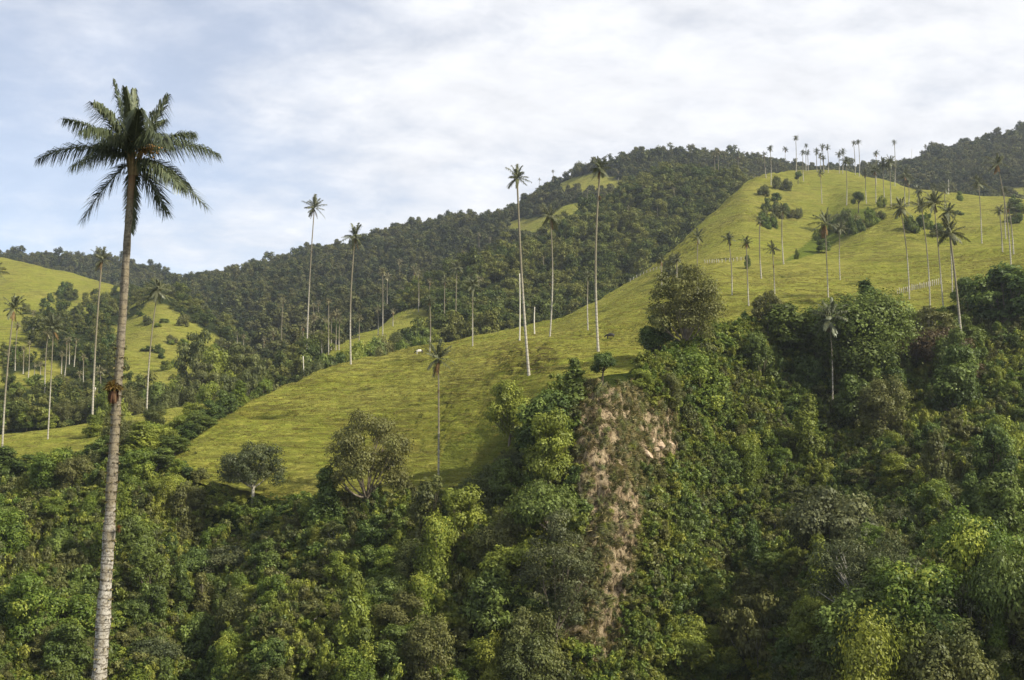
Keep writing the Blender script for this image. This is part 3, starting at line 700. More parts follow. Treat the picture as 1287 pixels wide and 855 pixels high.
def canopy_proto(seed, W, H, n, size, mat, kind='round'):
    g = np.random.default_rng(seed)
    V, Q, T = leaves(make_lobes(g, W, H, H * .12, 11, kind), n, size, g)
    mb = MB(); mb.put(V, [tuple(x) for x in Q], (), tint=T)
    mb.tube([(0, 0, -1), (.1, 0, H * .3), (0, .1, H * .7)], [.25, .2, .08], 5, tint=0.0)
    return mb.build('canopy', M[mat], False)
farP = [canopy_proto(300 + i, 7.5 + (i % 3), 7 + 1.0 * (i % 4), 900, .55, 'far', ('round', 'umbrella', 'round')[i % 3]) for i in range(6)]
slopeP = [canopy_proto(320 + i, 8 + (i % 3), 9 + 1.2 * (i % 3), 1700, .42, 'near_slope', ('round', 'umbrella', 'round')[i % 3]) for i in range(6)]
def forest(name, sheets, protos, per, label, seed, keep, smin=.6, smax=1.2):
    g = np.random.default_rng(seed); P = []
    for sname in sheets:
        p, *_ = sample_sheet(sname, per, g, keep)
        P.append(p)
    P = np.vstack(P); n = len(P)
    s = np.clip(np.exp(g.normal(np.log((smin + smax) / 2) - .08, .33, n)), .35, 1.7)
    return scatter(name, P - [0, 0, .4], g.integers(0, len(protos), n), np.stack([g.normal(0, .06, n), g.normal(0, .06, n), g.random(n) * 6.283], 1), np.stack([s, s, s * g.uniform(.8, 1.25, n)], 1), protos, label)
in_view = lambda pu, pv, P, at_: (at_['wood'] > .55) & (pu > -170) & (pu < PW + 170) & (pv < 620)
forest('far_forest', ['forest_hill', 'left_ridge', 'right_ridge'], farP, 1 / 34., 'dark forest canopy over the high ridges', 31, in_view)
forest('slope_forest', ['forest_slope'], slopeP, 1 / 30., 'mixed green forest on the lower slope behind the pasture', 32, in_view, .55, 1.15)
forest('hillside_thicket', ['left_hill'], slopeP, 1 / 60., 'dark thickets in the folds of the grassy hillside', 33, lambda u, v, P, a: (a['wood'] > .6) & (u > -170) & (u < 420), .35, .8)

# undergrowth on the bluff
def bush_proto(seed, mat, kind):
    g = np.random.default_rng(seed); L = []
    if kind == 'mat':
        for i in range(14): L.append(((g.normal(0, 1.1), g.normal(0, 1.1), g.uniform(.1, .6)), (g.uniform(.3, .8), g.uniform(.3, .8), g.uniform(.2, .45))))
        V, Q, T = leaves(L, 1500, .20, g, .5, shell=.1, flip=1.2)
    elif kind == 'curtain':
        for i in range(12): L.append(((g.normal(0, .5), g.normal(0, .5), 4.2 * (i + .5) / 12 - .6), (g.uniform(.3, .75), g.uniform(.3, .75), g.uniform(.5, .8))))
        V, Q, T = leaves(L, 2000, .17, g, 2.2, aspect=2.0, shell=.3)
    elif kind == 'loose':
        for i in range(16): L.append(((g.normal(0, .9), g.normal(0, .9), min(2.0, abs(g.normal(.8, .55)))), (g.uniform(.2, .6),) * 2 + (g.uniform(.2, .5),)))
        V, Q, T = leaves(L, 1700, .19, g, .3, shell=.2, flip=1.2)
    else:
        return tuft_proto(seed, 130, 1.3, mat)
    return mesh_from('bush', V, Q, None, M[mat], {'tint': T})
def tuft_proto(seed, n=60, L=1.0, mat='dry'):
    g = np.random.default_rng(seed); V = []; Q = []; T = []
    for i in range(n):
        a = g.random() * 6.283; r0 = .25 * g.random() * L; l = L * g.uniform(.5, 1.2); o = np.array([r0 * math.cos(a), r0 * math.sin(a), 0]); d = np.array([math.cos(a), math.sin(a), 0]); w = np.array([-d[1], d[0], 0]) * .03
        m_ = o + d * l * .3 + np.array([0, 0, l * .55]); e = o + d * l * .75 + np.array([0, 0, l * g.uniform(-.3, .5)])
        b = len(V); V += [o - w, o + w, m_ + w, m_ - w, e + w * .3, e - w * .3]; Q += [(b, b + 1, b + 2, b + 3), (b + 3, b + 2, b + 4, b + 5)]; T += [g.random()] * 6
    return mesh_from('tuft', V, Q, None, M[mat], {'tint': T})
underP = [bush_proto(400 + i, m_, k) for i, (m_, k) in enumerate([('under', 'mat'), ('mid', 'mat'), ('under', 'curtain'), ('olive', 'curtain'), ('under', 'loose'), ('mid', 'loose'), ('olive', 'loose'), ('under', 'fern'), ('deep', 'loose'), ('mid', 'loose'), ('under', 'mat'), ('deep', 'curtain')])]
g = np.random.default_rng(41)
LIPGAP = [(722, 450), (806, 450), (806, 506), (728, 506)]
def keep_under(u, v, P, a):
    lipgap = in_poly(u, v, LIPGAP)
    return (u > -140) & (u < PW + 140) & (v < 930) & (g.random(len(u)) > a['bare'] * 1.5) & ~lipgap
P, pu, pv, nr, a_ = sample_sheet('bluff', 1 / 1.7, g, keep_under)
# a ragged hem of scrub and tall grass creeping up on to the pasture
P2, pu2, pv2, nr2, _ = sample_sheet('pasture_hill', 1 / 3.0, g, lambda u, v, P, a: (u > 150) & (u < PW + 140) & ~in_poly(u, v, LIPGAP) & (g.random(len(u)) < .75 * np.exp(-np.maximum(0, P[:, 1] - np.interp(u, [r[0] for r in rim], [r[2] for r in rim]) - 1) / 3.2)))
P = np.vstack([P, P2]); nr = np.vstack([nr, nr2]); n2 = len(P2)
n = len(P); s = np.minimum(np.exp(g.normal(-.12, .38, n)), 1.3); s[-n2:] *= .45; s[:-n2] *= np.where(a_['bare'] > .2, .6, 1)
dr_ = np.interp(np.append(pu, pu2), [r[0] for r in rim], [r[2] for r in rim]) - P[:, 1]; s *= np.where(np.append(pu, pu2) < 700, np.clip(.35 + dr_ / 22, .35, 1), 1)
zone_n = np.array([mnoise.noise(Vector((p[0] * .06, p[1] * .06, p[2] * .06 + 7))) for p in P])
pk = np.where(g.random(n) < .55, np.clip(((zone_n + .55) / 1.1 * 12), 0, 11).astype(int), g.integers(0, 12, n))
bz = np.append(a_['bare'], np.zeros(n2)); pk = np.where(bz > .2, g.choice([0, 7, 7, 7], n), pk)
tall = np.isin(pk, [2, 3, 11]); pk = np.where(tall & (dr_ < 9), g.choice([0, 4, 5, 7], n), pk); s = np.where(tall, np.minimum(s, 1.0), s)
pk[-n2:] = g.choice([4, 6, 7, 7, 5, 0], n2)
scatter('undergrowth', P + nr * .1, pk, np.stack([-nr[:, 1] * .5 + g.normal(0, .15, n), nr[:, 0] * .5 + g.normal(0, .15, n), g.random(n) * 6.283], 1), np.stack([s, s, s * g.uniform(.7, 1.4, n)], 1), underP, 'tangled vines and bushes covering the steep bluff')
# dry grass hanging on the cliff
tuftP = [tuft_proto(500 + i, 60, 1.0, 'dry' if i < 4 else 'olive') for i in range(7)]
CLIFF = [(690, 500), (730, 480), (860, 480), (890, 560), (890, 650), (830, 700), (800, 860), (600, 860), (600, 740), (690, 700), (720, 620), (690, 560)]
P, pu, pv, nr, a_ = sample_sheet('bluff', 3.4, g, lambda u, v, P, a: in_poly(u, v, CLIFF) & (g.random(len(u)) < .45 + .3 * a['bare'] - .44 * (a['bare'] > .8)))
n = len(P); s = g.uniform(.5, 1.3, n)
scatter('dry_grass', P, g.integers(0, 7, n), np.stack([-nr[:, 1] * 1.5, nr[:, 0] * 1.5, g.random(n) * 6.283], 1), np.stack([s, s, s], 1), tuftP, 'dry yellow grass hanging on the cliff face')
# pasture tussocks
P, pu, pv, nr, a_ = sample_sheet('pasture_hill', 1 / 2.2, g, lambda u, v, P, a: (u > 190) & (u < PW + 60) & (P[:, 1] < 430) & (g.random(len(u)) < .35))
def grass_proto(seed):
    g_ = np.random.default_rng(seed); V = []; Q = []; T = []
    for i in range(46):
        a = g_.random() * 6.283; r0 = .5 * math.sqrt(g_.random()); l = g_.uniform(.06, .2); o = np.array([r0 * math.cos(a), r0 * math.sin(a), -.03]); b_ = g_.random() * 6.283; d = np.array([math.cos(b_), math.sin(b_), 0]); w = np.array([-d[1], d[0], 0]) * .05
        e = o + d * l * .5 + np.array([0, 0, l]); b = len(V)
        V += [o - w, o + w, e + w * .4, e - w * .4]; Q += [(b, b + 1, b + 2, b + 3)]; T += [g_.random() * .8] * 4
    return mesh_from('tussock', V, Q, None, M['tuss'], {'tint': T})
M['tuss'] = leaf_mat('pasture_tussock', (0.230, 0.215, 0.045), (0.270, 0.230, 0.060), (0.30, 0.26, 0.07), 0.45, 0.02)
grP = [grass_proto(520 + i) for i in range(3)]
n = len(P); s = g.uniform(.6, 1.5, n)
scatter('pasture_tussocks', P, g.integers(0, 3, n), np.stack([np.zeros(n), np.zeros(n), g.random(n) * 6.283], 1), np.stack([s, s, s * g.uniform(.5, 1.1, n)], 1), grP, 'short rough grass tussocks on the pasture')

# ------------------------------------------------------------------ palms
def frond_mesh(mb, P0, tip, L, g, pairs=24, ll=.8, lw=.07, droop=.7, arch=.5, segs=1, ltint=None):
    """Pinnate frond from P0 to tip: rachis tube plus folded leaflets hanging from it."""
    P0 = np.asarray(P0, float); tip = np.asarray(tip, float)
    m_ = P0 + (tip - P0) * .5; hd = np.linalg.norm((tip - P0)[:2])
    m_ = m_ + np.array([0, 0, arch * L * .5])
    s = np.linspace(0, 1, 10)[:, None]
    C = (1 - s) ** 2 * P0 + 2 * s * (1 - s) * m_ + s * s * tip
    base_t = g.uniform(.25, .75) if ltint is None else ltint
    mb.tube(C, np.linspace(.045, .008, 10) * (L / 3.5), 4, tint=.9)
    V, Q, T = [], [], []
    for k in range(pairs):
        t = .10 + .90 * (k + .5 * g.random()) / pairs
        p = (1 - t) ** 2 * P0 + 2 * t * (1 - t) * m_ + t * t * tip
        tg = 2 * (1 - t) * (m_ - P0) + 2 * t * (tip - m_); tg /= np.linalg.norm(tg)
        side = np.cross(tg, [0, 0, 1.]); nn = np.linalg.norm(side)
        side = side / nn if nn > .05 else np.array([1., 0, 0])
        upv = np.cross(side, tg)
        l = ll * (math.sin(math.pi * min(1, .18 + .72 * t)) ** .7) * g.uniform(.75, 1.15)
        for sg in (-1, 1):
            d = side * sg * g.uniform(.45, .8) + tg * (.45 + .4 * t) + upv * g.uniform(-.3, .4); d /= np.linalg.norm(d)
            d2 = d * (1 - droop * .6) + np.array([0, 0, -1.]) * droop * g.uniform(.6, 1.3); d2 /= np.linalg.norm(d2)
            wv = np.cross(d, upv); wv = wv / (np.linalg.norm(wv) + 1e-9) * lw
            e1 = p + d * l * .4; e2 = e1 + d2 * l * .6; b = len(V)
            V += [p - wv * .4, p + wv * .4, e1 + wv * .5, e1 - wv * .5, e2 + wv * .08, e2 - wv * .08]
            Q += [(b, b + 1, b + 2, b + 3), (b + 3, b + 2, b + 4, b + 5)]
            tt = np.clip(base_t + g.normal(0, .12), 0, 1); T += [tt] * 6
    mb.put(V, Q, (), tint=T)
def palm_crown(seed, nf=17, Rr=3.0, dead=3, sag=0.0):
    g = np.random.default_rng(seed); mb = MB(); md = MB()
    for i in range(nf):
        el = R([72, 50, 28, 8, -14, -38][i % 6]) + g.normal(0, .2) + sag; az = i * 2.39996 + g.normal(0, .35); L = Rr * g.uniform(.7, 1.18)
        tip = np.array([math.cos(az) * math.cos(el), math.sin(az) * math.cos(el), math.sin(el)]) * L
        frond_mesh(mb, (0, 0, .1), tip, L, g, 26, Rr * g.uniform(.22, .30), Rr * .036, g.uniform(.55, .95), g.uniform(.2, .5))
    for i in range(dead):
        az = g.random() * 6.283; L = Rr * g.uniform(.6, .85); tip = np.array([math.cos(az) * .35, math.sin(az) * .35, -.85]) * L
        frond_mesh(md, (0, 0, 0), tip, L, g, 16, Rr * .2, Rr * .03, .9, .25)
    V = np.vstack(mb.V + md.V); off = mb.n
    q = mb.q + [tuple(x + off for x in f) for f in md.q]; t = mb.t + [tuple(x + off for x in f) for f in md.t]
    mi = [0] * len(mb.q) + [1] * len(md.q) + [0] * len(mb.t) + [1] * len(md.t)
    T = np.concatenate(mb.at['tint'] + (md.at['tint'] if dead else []))
    return mesh_from('crown', V, q, t, [M['palm'], M['palmd']], {'tint': T}, False, mi)
CROWNS = [palm_crown(600 + i, 19 + (i * 5) % 9, 1.0, [0, 1, 3, 0, 4, 1, 2, 0, 5, 2][i], [0, -.12, .1, -.25, .05, .2, -.05, -.18, .12, 0][i]) for i in range(10)]
CROWN_DEAD = palm_crown(610, 15, 1.0, 9)
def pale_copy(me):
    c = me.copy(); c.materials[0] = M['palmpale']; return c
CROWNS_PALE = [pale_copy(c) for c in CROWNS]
def trunk_curve(b, t, bow, n=18):
    s = np.linspace(0, 1, n)
    b = np.asarray(b, float); t = np.asarray(t, float)
    P = b + (t - b) * s[:, None]
    P[:, 0] += bow * np.sin(s * math.pi) + 0
    return P, s
def palm(ut, vt, ub, vb, cd, zone=None, label=None, group=None, Y=None, rad=None, bow=None, crown=None, bare=False, name='wax_palm', cat='palm', bulge=False):
    p = None
    if Y is None:
        for k in range(0, 46, 2):
            h = cast(ub, vb + k)
            if h and h[2] != 'ground': p = np.array(h[0]); break
        if p is None: print('palm without ground', ut, vt); return
    else: p = ground_at(ub, Y)
    top = at(ut, vt, p[1])
    if top[2] < p[2] + 3: print('short palm', ut, vt, p, top); return
    h = top[2] - p[2]
    root = empty(name, tuple(p))
    bow = random.uniform(-.022, .022) * h if bow is None else bow
    P, s = trunk_curve((0, 0, -.6), (top[0] - p[0], 0, h), bow)
    r0 = rad or min(.30, max(.23 if p[1] > 400 else .17, h * .0062)); rr = r0 * (1.12 - .42 * s) * (1 + .25 * np.exp(-s * 40))
    V, q, t = tube(P, rr, 8); hv = np.append(np.repeat(s, 8), 1.0)
    add('trunk', mesh_from('trunk', V, q, t, M['snag'] if bare else M['trunk'], {'h': hv, 'hm': hv * h}, True), root)
    if not bare:
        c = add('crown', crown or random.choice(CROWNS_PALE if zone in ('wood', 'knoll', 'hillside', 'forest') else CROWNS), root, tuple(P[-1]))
        rc = cd * .5 * p[1] / F * 1.22
        c.scale = (rc, rc, rc); c.rotation_euler = (random.gauss(0, .08), random.gauss(0, .08), random.random() * 6.283)
    tag(root, label, cat, group)
    if zone: PENDING.setdefault(zone, []).append((ut, root, None))
    root['py'] = 0
    del root['py']
    return root, p, top, r0

def epiphyte(px, py, Y, rad, label, seed, n=90, name='bromeliad', off=(0, -.15, 0)):
    c = at(px, py, Y) + np.array(off); g = np.random.default_rng(seed); mb = MB()
    for i in range(n):
        d = g.normal(size=3); d[2] = abs(d[2]) * .8 + .1; d /= np.linalg.norm(d); l = rad * g.uniform(.7, 1.2)
        w = np.cross(d, [0, 0, 1.]); w /= np.linalg.norm(w) + 1e-6; w *= rad * .07
        m_ = d * l * .6 + np.array([0, 0, .12 * rad]); e = d * l + np.array([0, 0, -.18 * rad])
        mb.put([-w, w, m_ + w * .8, m_ - w * .8, e + w * .1, e - w * .1], [(0, 1, 2, 3), (3, 2, 4, 5)], (), tint=[g.random()] * 6)
    o = empty(name, tuple(c))
    add('leaf_rosette', mb.build('leaf_rosette', M['brom'], False), o)
    mr = MB()
    for i in range(max(30, n)):
        a = g.random() * 6.283; l = rad * g.uniform(.5, 1.0); p0 = np.array([math.cos(a), math.sin(a), 0]) * rad * .4 * g.random()
        e = p0 * 1.3 + np.array([0, 0, -l]); w = np.array([-math.sin(a), math.cos(a), 0]) * rad * .06
        mr.put([p0 - w, p0 + w, e + w * .3, e - w * .3], [(0, 1, 2, 3)], (), tint=[g.random()] * 4)
    add('dead_leaf_skirt', mr.build('dead_leaf_skirt', M['brom2'], False), o)
    return tag(o, label, 'bromeliad')

# --- the tall palm in front
def near_palm():
    Y = 60.0; g = np.random.default_rng(77)
    pts = [(118, 925), (125, 855), (131, 760), (136, 690), (142, 580), (147, 500), (152, 430), (157, 350), (162, 265), (168, 204)]
    W3 = np.array([at(u, v, Y) for u, v in pts]); gz = ground_z(W3[0][0] - .8, Y)
    base = np.array([W3[0][0] - .5, Y, gz])
    root = empty('wax_palm', tuple(base))
    P = np.vstack([[0, 0, -.3], W3 - base])
    # resample smoothly along height
    zz = np.linspace(P[0, 2], P[-1, 2], 150); X = np.interp(zz, P[:, 2], P[:, 0]); ker = np.hanning(17); ker /= ker.sum(); X = np.convolve(np.pad(X, 8, mode='edge'), ker, mode='valid')
    X[-1] = P[-1, 0]
    S = (zz - zz[0]) / (zz[-1] - zz[0]); vis = np.clip((zz + base[2] - at(125, 855, Y)[2]) / (W3[-1][2] - at(125, 855, Y)[2]), 0, 1)
    rr = np.interp(vis, [0, .12, .3, .55, .8, 1], [.345, .33, .275, .22, .18, .165]) * (1 + .035 * np.sign(np.sin(zz * 2 * math.pi / .42)) * (vis < .5) + .03 * g.normal(size=150))
    V, q, t = tube(np.stack([X, np.zeros(150), zz], 1), rr, 20)
    V += g.normal(0, .012, V.shape)
    hv = np.append(np.repeat(vis, 20), 1.0); hm = np.append(np.repeat(zz, 20), zz[-1])
    tr = add('trunk', mesh_from('trunk', V, q, t, M['trunk_near'], {'h': hv, 'hm': hm}, True), root)
    # moss and small epiphytes along the stem
    mm = MB()
    for i in range(5200):
        f = g.random() ** .9; k = int(f * 125) + 5; z = zz[k]; a = g.normal(math.pi, .7) if g.random() < .62 else g.normal(0, .5)
        r_ = rr[k]; p = np.array([X[k] + math.cos(a) * r_, math.sin(a) * r_ * (-1 if g.random() < .6 else 1), z])
        d = np.array([math.cos(a), -abs(math.sin(a)), g.uniform(-.9, .7)]); d /= np.linalg.norm(d); w = np.cross(d, [0, 0, 1.]) * .03 + g.normal(0, .012, 3); l = g.uniform(.05, .15)
        mm.put([p - w, p + w, p + d * l + w * .5, p + d * l - w * .5], [(0, 1, 2, 3)], (), tint=[g.random()] * 4)
    add('moss', mm.build('moss', M['moss'], False), tr)
    top = np.array([X[-1], 0, zz[-1]])
    k = Y / F
    tips = [(-96, 57, .6), (-113, -3, -.8), (-22, 98, -.8), (-12, 101, 1.2), (44, 80, -.4), (6, 76, -2.4), (66, 42, 1.2), (106, 8, .2), (98, -64, -.7), (-57, -80, -.6), (34, -62, 1.2), (-14, -86, 1.6), (-58, -22, -2.2),
            (20, 70, 2.6), (-70, 30, 2.6), (60, 10, -2.9), (50, -20, 2.8), (-40, 15, -3.2), (30, 42, -3.2), (-30, 55, -2.6), (74, -46, -1.9)]
    for i, (dx, dz, dy) in enumerate(tips):
        tip = np.array([dx * k, dy, dz * k]); L = np.linalg.norm(tip); mb = MB()
        arch = .34 if dz > 30 else (.55 if dz > -40 else .35)
        if dz > 70: arch = .02
        dr = (1.0 if dz > 60 else .82) if dz > -50 else .35
        frond_mesh(mb, (0, 0, .15 * (dz > 0)), tip, max(L, 3.0), g, 130, (.85 if abs(dx) < 35 and dz > 60 else 1.35) if abs(dx) > 30 or dz > 0 else .75, .052, dr, arch)
        fo = add('frond', mb.build('frond', M['palmnear'], False), root, tuple(top + np.array([0, 0, .12])))
    mb = MB()
    for i in range(9):   # sheaths and old leaf bases at the crown's foot
        a = i * 2.4; d = np.array([math.cos(a), math.sin(a), 0])
        mb.tube([top + d * .16 + [0, 0, -.7], top + d * .24 + [0, 0, -.1], top + d * .42 + [0, 0, .55]], [.10, .11, .04], 6)
    add('leaf_base', mb.build('leaf_base', M['spathe']), root)
    mb = MB()
    for i in range(150):  # fruit cluster hanging on the right of the crown
        c = top + np.array([.85, -.45, .62]) + g.normal(0, [.32, .25, .2]); r_ = g.uniform(.025, .05)
        V, q, t = tube([c - [0, 0, r_], c - [0, 0, r_ * .5], c + [0, 0, r_ * .5], c + [0, 0, r_]], [.002, r_, r_, .002], 5)
        mb.put(V, q, t)
    for i in range(14):
        mb.tube([top, top + np.array([.35, -.2, .35]), top + np.array([.85, -.45, .62]) + g.normal(0, [.3, .25, .2])], [.03, .02, .008], 4)
    tag(add('fruit_cluster', mb.build('fruit_cluster', M['fruit']), root), kind='stuff')
    tag(root, 'tallest wax palm, close by, with ringed pale trunk and drooping dark fronds', 'palm')
    epiphyte(144, 492, Y, .66, 'rusty bromeliad tuft growing on the trunk of the tall close palm', 5, 220, off=(0, -.25, 0))
    epiphyte(152, 664, Y, .24, 'small mossy bromeliad low on the trunk of the tall close palm', 6, 60, off=(0, -.30, 0))
near_palm()

# --- palms one by one (crown centre u,v, foot u,v, crown width) with their own labels
BIG = [
    (395, 263, 385, 470, 28, 'tall thin wax palm at the near end of the ridge, tallest of that pair'),
    (446, 300, 441, 458, 34, 'wax palm with full crown and pale lower trunk on the ridge line above the scrub'),
    (650, 226, 665, 472, 31, 'tallest palm on the pasture, leaning, foot beside the eroded brown bank'),
    (754, 214, 752, 442, 30, 'tall palm with a dark bromeliad clump, above the small umbrella tree'),
    (692, 275, 691, 423, 33, 'wax palm with a bushy crown and dark clump halfway up its trunk'),
    (551, 454, 551, 610, 42, 'short wax palm alone at the lower edge of the pasture'),
    (128, 328, 117, 510, 28, 'tall pale palm just beside the close palm, crown against the far ridge'),
    (198, 366, 185, 516, 31, 'pale palm on the pasture strip just past the close palm'),
    (67, 415, 60, 552, 37, 'palm with white trunk and drooping crown on the valley pasture strip'),
    (17, 390, 2, 580, 32, 'leaning palm at the edge of the view on the valley pasture'),
    (1037, 283, 1041, 374, 36, 'palm with a thick crown and rusty dead fronds beside the dark shrubs on the hill'),
    (1132, 263, 1143, 376, 28, 'palm on the hillside just before the fence, crown drooping wide'),
    (1158, 261, 1169, 387, 23, 'slim palm standing at the end of the pale fence on the hillside'),
    (1174, 257, 1186, 390, 30, 'palm with large crown and dark trunk behind the bluff woods'),
    (1191, 268, 1197, 372, 24, 'palm with ragged crown directly behind the leaning bluff palm'),
    (1194, 296, 1212, 468, 42, 'leaning palm rooted in the bluff woods with white mottled lower trunk'),
    (1254, 207, 1271, 336, 27, 'tall palm with a rusty crown on the hill rim near the dark trees'),
    (1230, 232, 1234, 306, 21, 'straight palm alone on the open grass of the upper hill'),
    (594, 360, 594, 435, 25, 'palm with thick pale crown in front of the forest slope'),
    (574, 338, 573, 427, 21, 'tall white-trunked palm rising in front of the forest slope'),
    (540, 380, 540, 443, 15, 'small palm with yellowish crown behind the two cows'),
    (559, 354, 559, 430, 13, 'slender grey palm between two paler palms at the forest edge'),
    (739, 347, 739, 415, 13, 'small slim palm beside the tall palm with the bromeliad clump'),
    (877, 299, 877, 372, 19, 'palm on the slope rising out of the big leafy tree'),
    (916, 302, 920, 371, 18, 'palm at the near end of the row under the fence line on the slope'),
    (938, 306, 941, 384, 17, 'palm with a young bush at its waist on the slope'),
    (971, 314, 974, 381, 18, 'lowest palm of the slope row with a dark knot on its trunk'),
    (955, 279, 957, 350, 13, 'palm with thin pale crown on the slope, foot on bare grass'),
    (983, 266, 985, 332, 17, 'palm rising beside the dark shrub patch on the upper slope'),
    (831, 328, 832, 366, 16, 'short palm peeping beside the big leafy rim tree'),
    (851, 327, 851, 352, 17, 'short palm directly behind the top of the big leafy rim tree'),
    (1056, 288, 1056, 352, 18, 'thin palm just beside the thick-crowned palm with rusty fronds'),
    (-9, 345, -16, 500, 32, 'palm at the border with only its frond tips showing'),
    (928, 196, 929, 228, 14, 'palm at the top corner of the slope where pasture meets forest'),
]
HOLD = {}
for ut, vt, ub, vb, cd, lab in BIG:
    kw = {}
    if ut == 1194: kw = dict(crown=CROWNS[0], rad=.27)
    if ut in (1037, 1254): kw = dict(crown=CROWN_DEAD)
    if ut == 128: kw = dict(Y=345.0)
    if ut == 198: kw = dict(Y=330.0)
    if ut == -9: kw = dict(Y=330.0)
    if ut == 650: kw = dict(bow=-.25)
    HOLD[(ut, vt)] = palm(ut, vt, ub, vb, cd, label=lab, group='wax palms on the pasture', **kw)
def on_palm(key, py, rad, lab, seed):
    r = HOLD.get(key)
    if not r: return
    root, p, top, r0 = r
    u0, v0 = to_px(p); s = (v0 - py) / (v0 - key[1]); u = u0 + (key[0] - u0) * s
    epiphyte(u, py, p[1], rad, lab, seed, 34)
on_palm((754, 214), 249, .75, 'dark rusty bromeliad clump high on the tall palm above the umbrella tree', 11)
on_palm((692, 275), 358, .6, 'dark bromeliad clump halfway up the bushy-crowned palm', 12)
on_palm((395, 263), 317, .5, 'small dark bromeliad on the tall thin palm of the ridge', 13)
on_palm((971, 314), 335, .5, 'dark round bromeliad under the crown of the lowest slope palm', 14)
on_palm((551, 454), 492, .35, 'small bromeliad below the crown of the short lone palm', 15)
def snag(ut, vt, ub, vb, lab, Y=None, rad=.2):
    r = palm(ut, vt, ub, vb, 0, label=lab, Y=Y, rad=rad, bare=True, name='dead_palm', cat='dead palm')
snag(653, 344, 653, 428, 'bare dead palm trunk without a crown behind the leaning tall palm')
snag(672, 386, 672, 420, 'short white stump of a dead palm on the saddle')
snag(381, 448, 381, 466, 'short pale stump at the edge of the ridge scrub', Y=400)
snag(120, 487, 120, 505, 'short white dead trunk beside the tall pale palm', Y=420, rad=.25)
snag(1192, 226, 1192, 244, 'bare palm trunk standing on the upper hill among leafy palms')
snag(1146, 187, 1146, 200, 'thin bare trunk on the skyline of the dark ridge', rad=.3)

def many(zone, lst, **kw):
    for x in lst: palm(*x[:5], zone=zone, **{**kw, **(x[5] if len(x) > 5 else {})})
many('crest', [(960.5, 195, 963, 224, 8), (968, 187, 969, 233, 9), (987, 188.5, 987, 213, 8), (1000, 174, 1000.5, 214, 8), (1013, 184, 1013, 215, 6), (1009, 192, 1010, 228, 8), (1015, 193, 1016, 215, 8), (1026.5, 191, 1027, 216, 9), (1034, 186, 1035, 216, 9),
    (1040, 186, 1041, 217, 8), (1031, 197, 1032, 217, 8), (1035, 199.5, 1035.5, 217, 8), (1054.6, 195, 1055, 218, 9), (1059.5, 191, 1059, 218, 9), (1063, 204, 1064, 258, 14), (1073, 181, 1075, 220, 7), (1079, 180, 1080, 222, 8), (1101, 194, 1101, 232, 9),
    (1124, 180, 1124.6, 234, 7), (1088, 218, 1089, 256, 12), (1100, 215, 1101, 256, 16), (1110, 207, 1113, 260, 18), (1118, 205, 1120, 260, 18), (1137, 222, 1137, 257, 20), (1142, 229, 1142, 259, 14), (1154, 240, 1154, 263, 17), (1187, 237, 1188, 263, 17), (1174, 236, 1175, 262, 12), (1031, 219, 1033, 256, 10)])
many('rim', [(1256, 265, 1260, 317, 14), (1268, 262, 1274, 319, 14), (1262, 243, 1264, 300, 13)])
many('knoll', [(481, 343, 481, 422, 13), (487, 349, 487, 400, 12), (502, 330, 502, 372, 10), (520, 342, 520, 378, 14), (507, 366, 507, 381, 8), (526, 345, 526, 392, 12), (475, 391, 475, 422, 10), (452, 400, 452, 436, 11), (494, 392, 494, 410, 9), (602, 352, 602, 378, 12), (540, 355, 541, 385, 9), (562, 358, 562, 385, 10)])
many('wood', [(356, 379, 355, 462, 9), (413, 380, 413, 446, 10), (423, 395, 422, 440, 11), (427, 403, 426, 440, 10), (395, 402, 395, 440, 13), (408, 406, 407, 440, 11), (381, 412, 381, 462, 11), (367, 422, 366, 465, 14), (360, 424, 360, 462, 9), (343, 420, 342, 462, 9), (332, 428, 332, 464, 9), (405, 421, 405, 447, 9), (399, 420, 398, 445, 9), (391, 422, 391, 446, 9), (400, 382, 400, 420, 8), (394, 386, 394, 420, 8), (323, 424, 323, 445, 8), (298, 420, 298, 440, 7), (306, 423, 306, 440, 7), (385, 405, 385, 440, 9), (350, 440, 350, 465, 8), (416, 398, 416, 440, 9)])
many('forest', [(902, 192, 903, 226, 9), (898, 195, 898, 226, 8), (809, 236, 809, 256, 7), (847, 238, 848, 258, 6), (826, 258, 826, 282, 6), (777, 217, 777, 227, 4), (738, 240, 738, 260, 5), (602, 296, 602, 320, 7), (683, 325, 684, 358, 6), (616, 300, 616, 318, 5), (790, 262, 790, 284, 6), (695, 216, 695, 226, 4), (678, 226, 678, 236, 4), (351, 326, 351, 336, 4), (363, 323, 363, 333, 4), (1163, 185, 1163, 200, 6), (583, 318, 583, 335, 6)])
many('hillside', [(60, 421, 57, 508, 12), (22, 411, 19, 466, 11), (37, 434, 35, 481, 9), (84, 430, 81, 474, 9), (87, 427, 87, 458, 8), (96, 429, 93, 461, 8), (105, 450, 105, 489, 9), (42, 393, 41, 420, 7), (126, 467, 126, 497, 14), (67, 483, 66, 506, 8), (51, 458, 51, 478, 7), (44, 460, 43, 476, 7), (78, 446, 77, 470, 8), (30, 440, 29, 470, 8), (249, 452, 250, 488, 8), (10, 445, 9, 480, 9), (73, 400, 72, 430, 7), (100, 470, 100, 490, 8)])
# palm half hidden in the bluff woods, and one stemless fern clump
palm(1043, 402, 1045, 468, 46, label='broad drooping palm in the shade of the bluff woods', Y=243, rad=.16, crown=CROWNS[1], group='palms in the bluff woods')

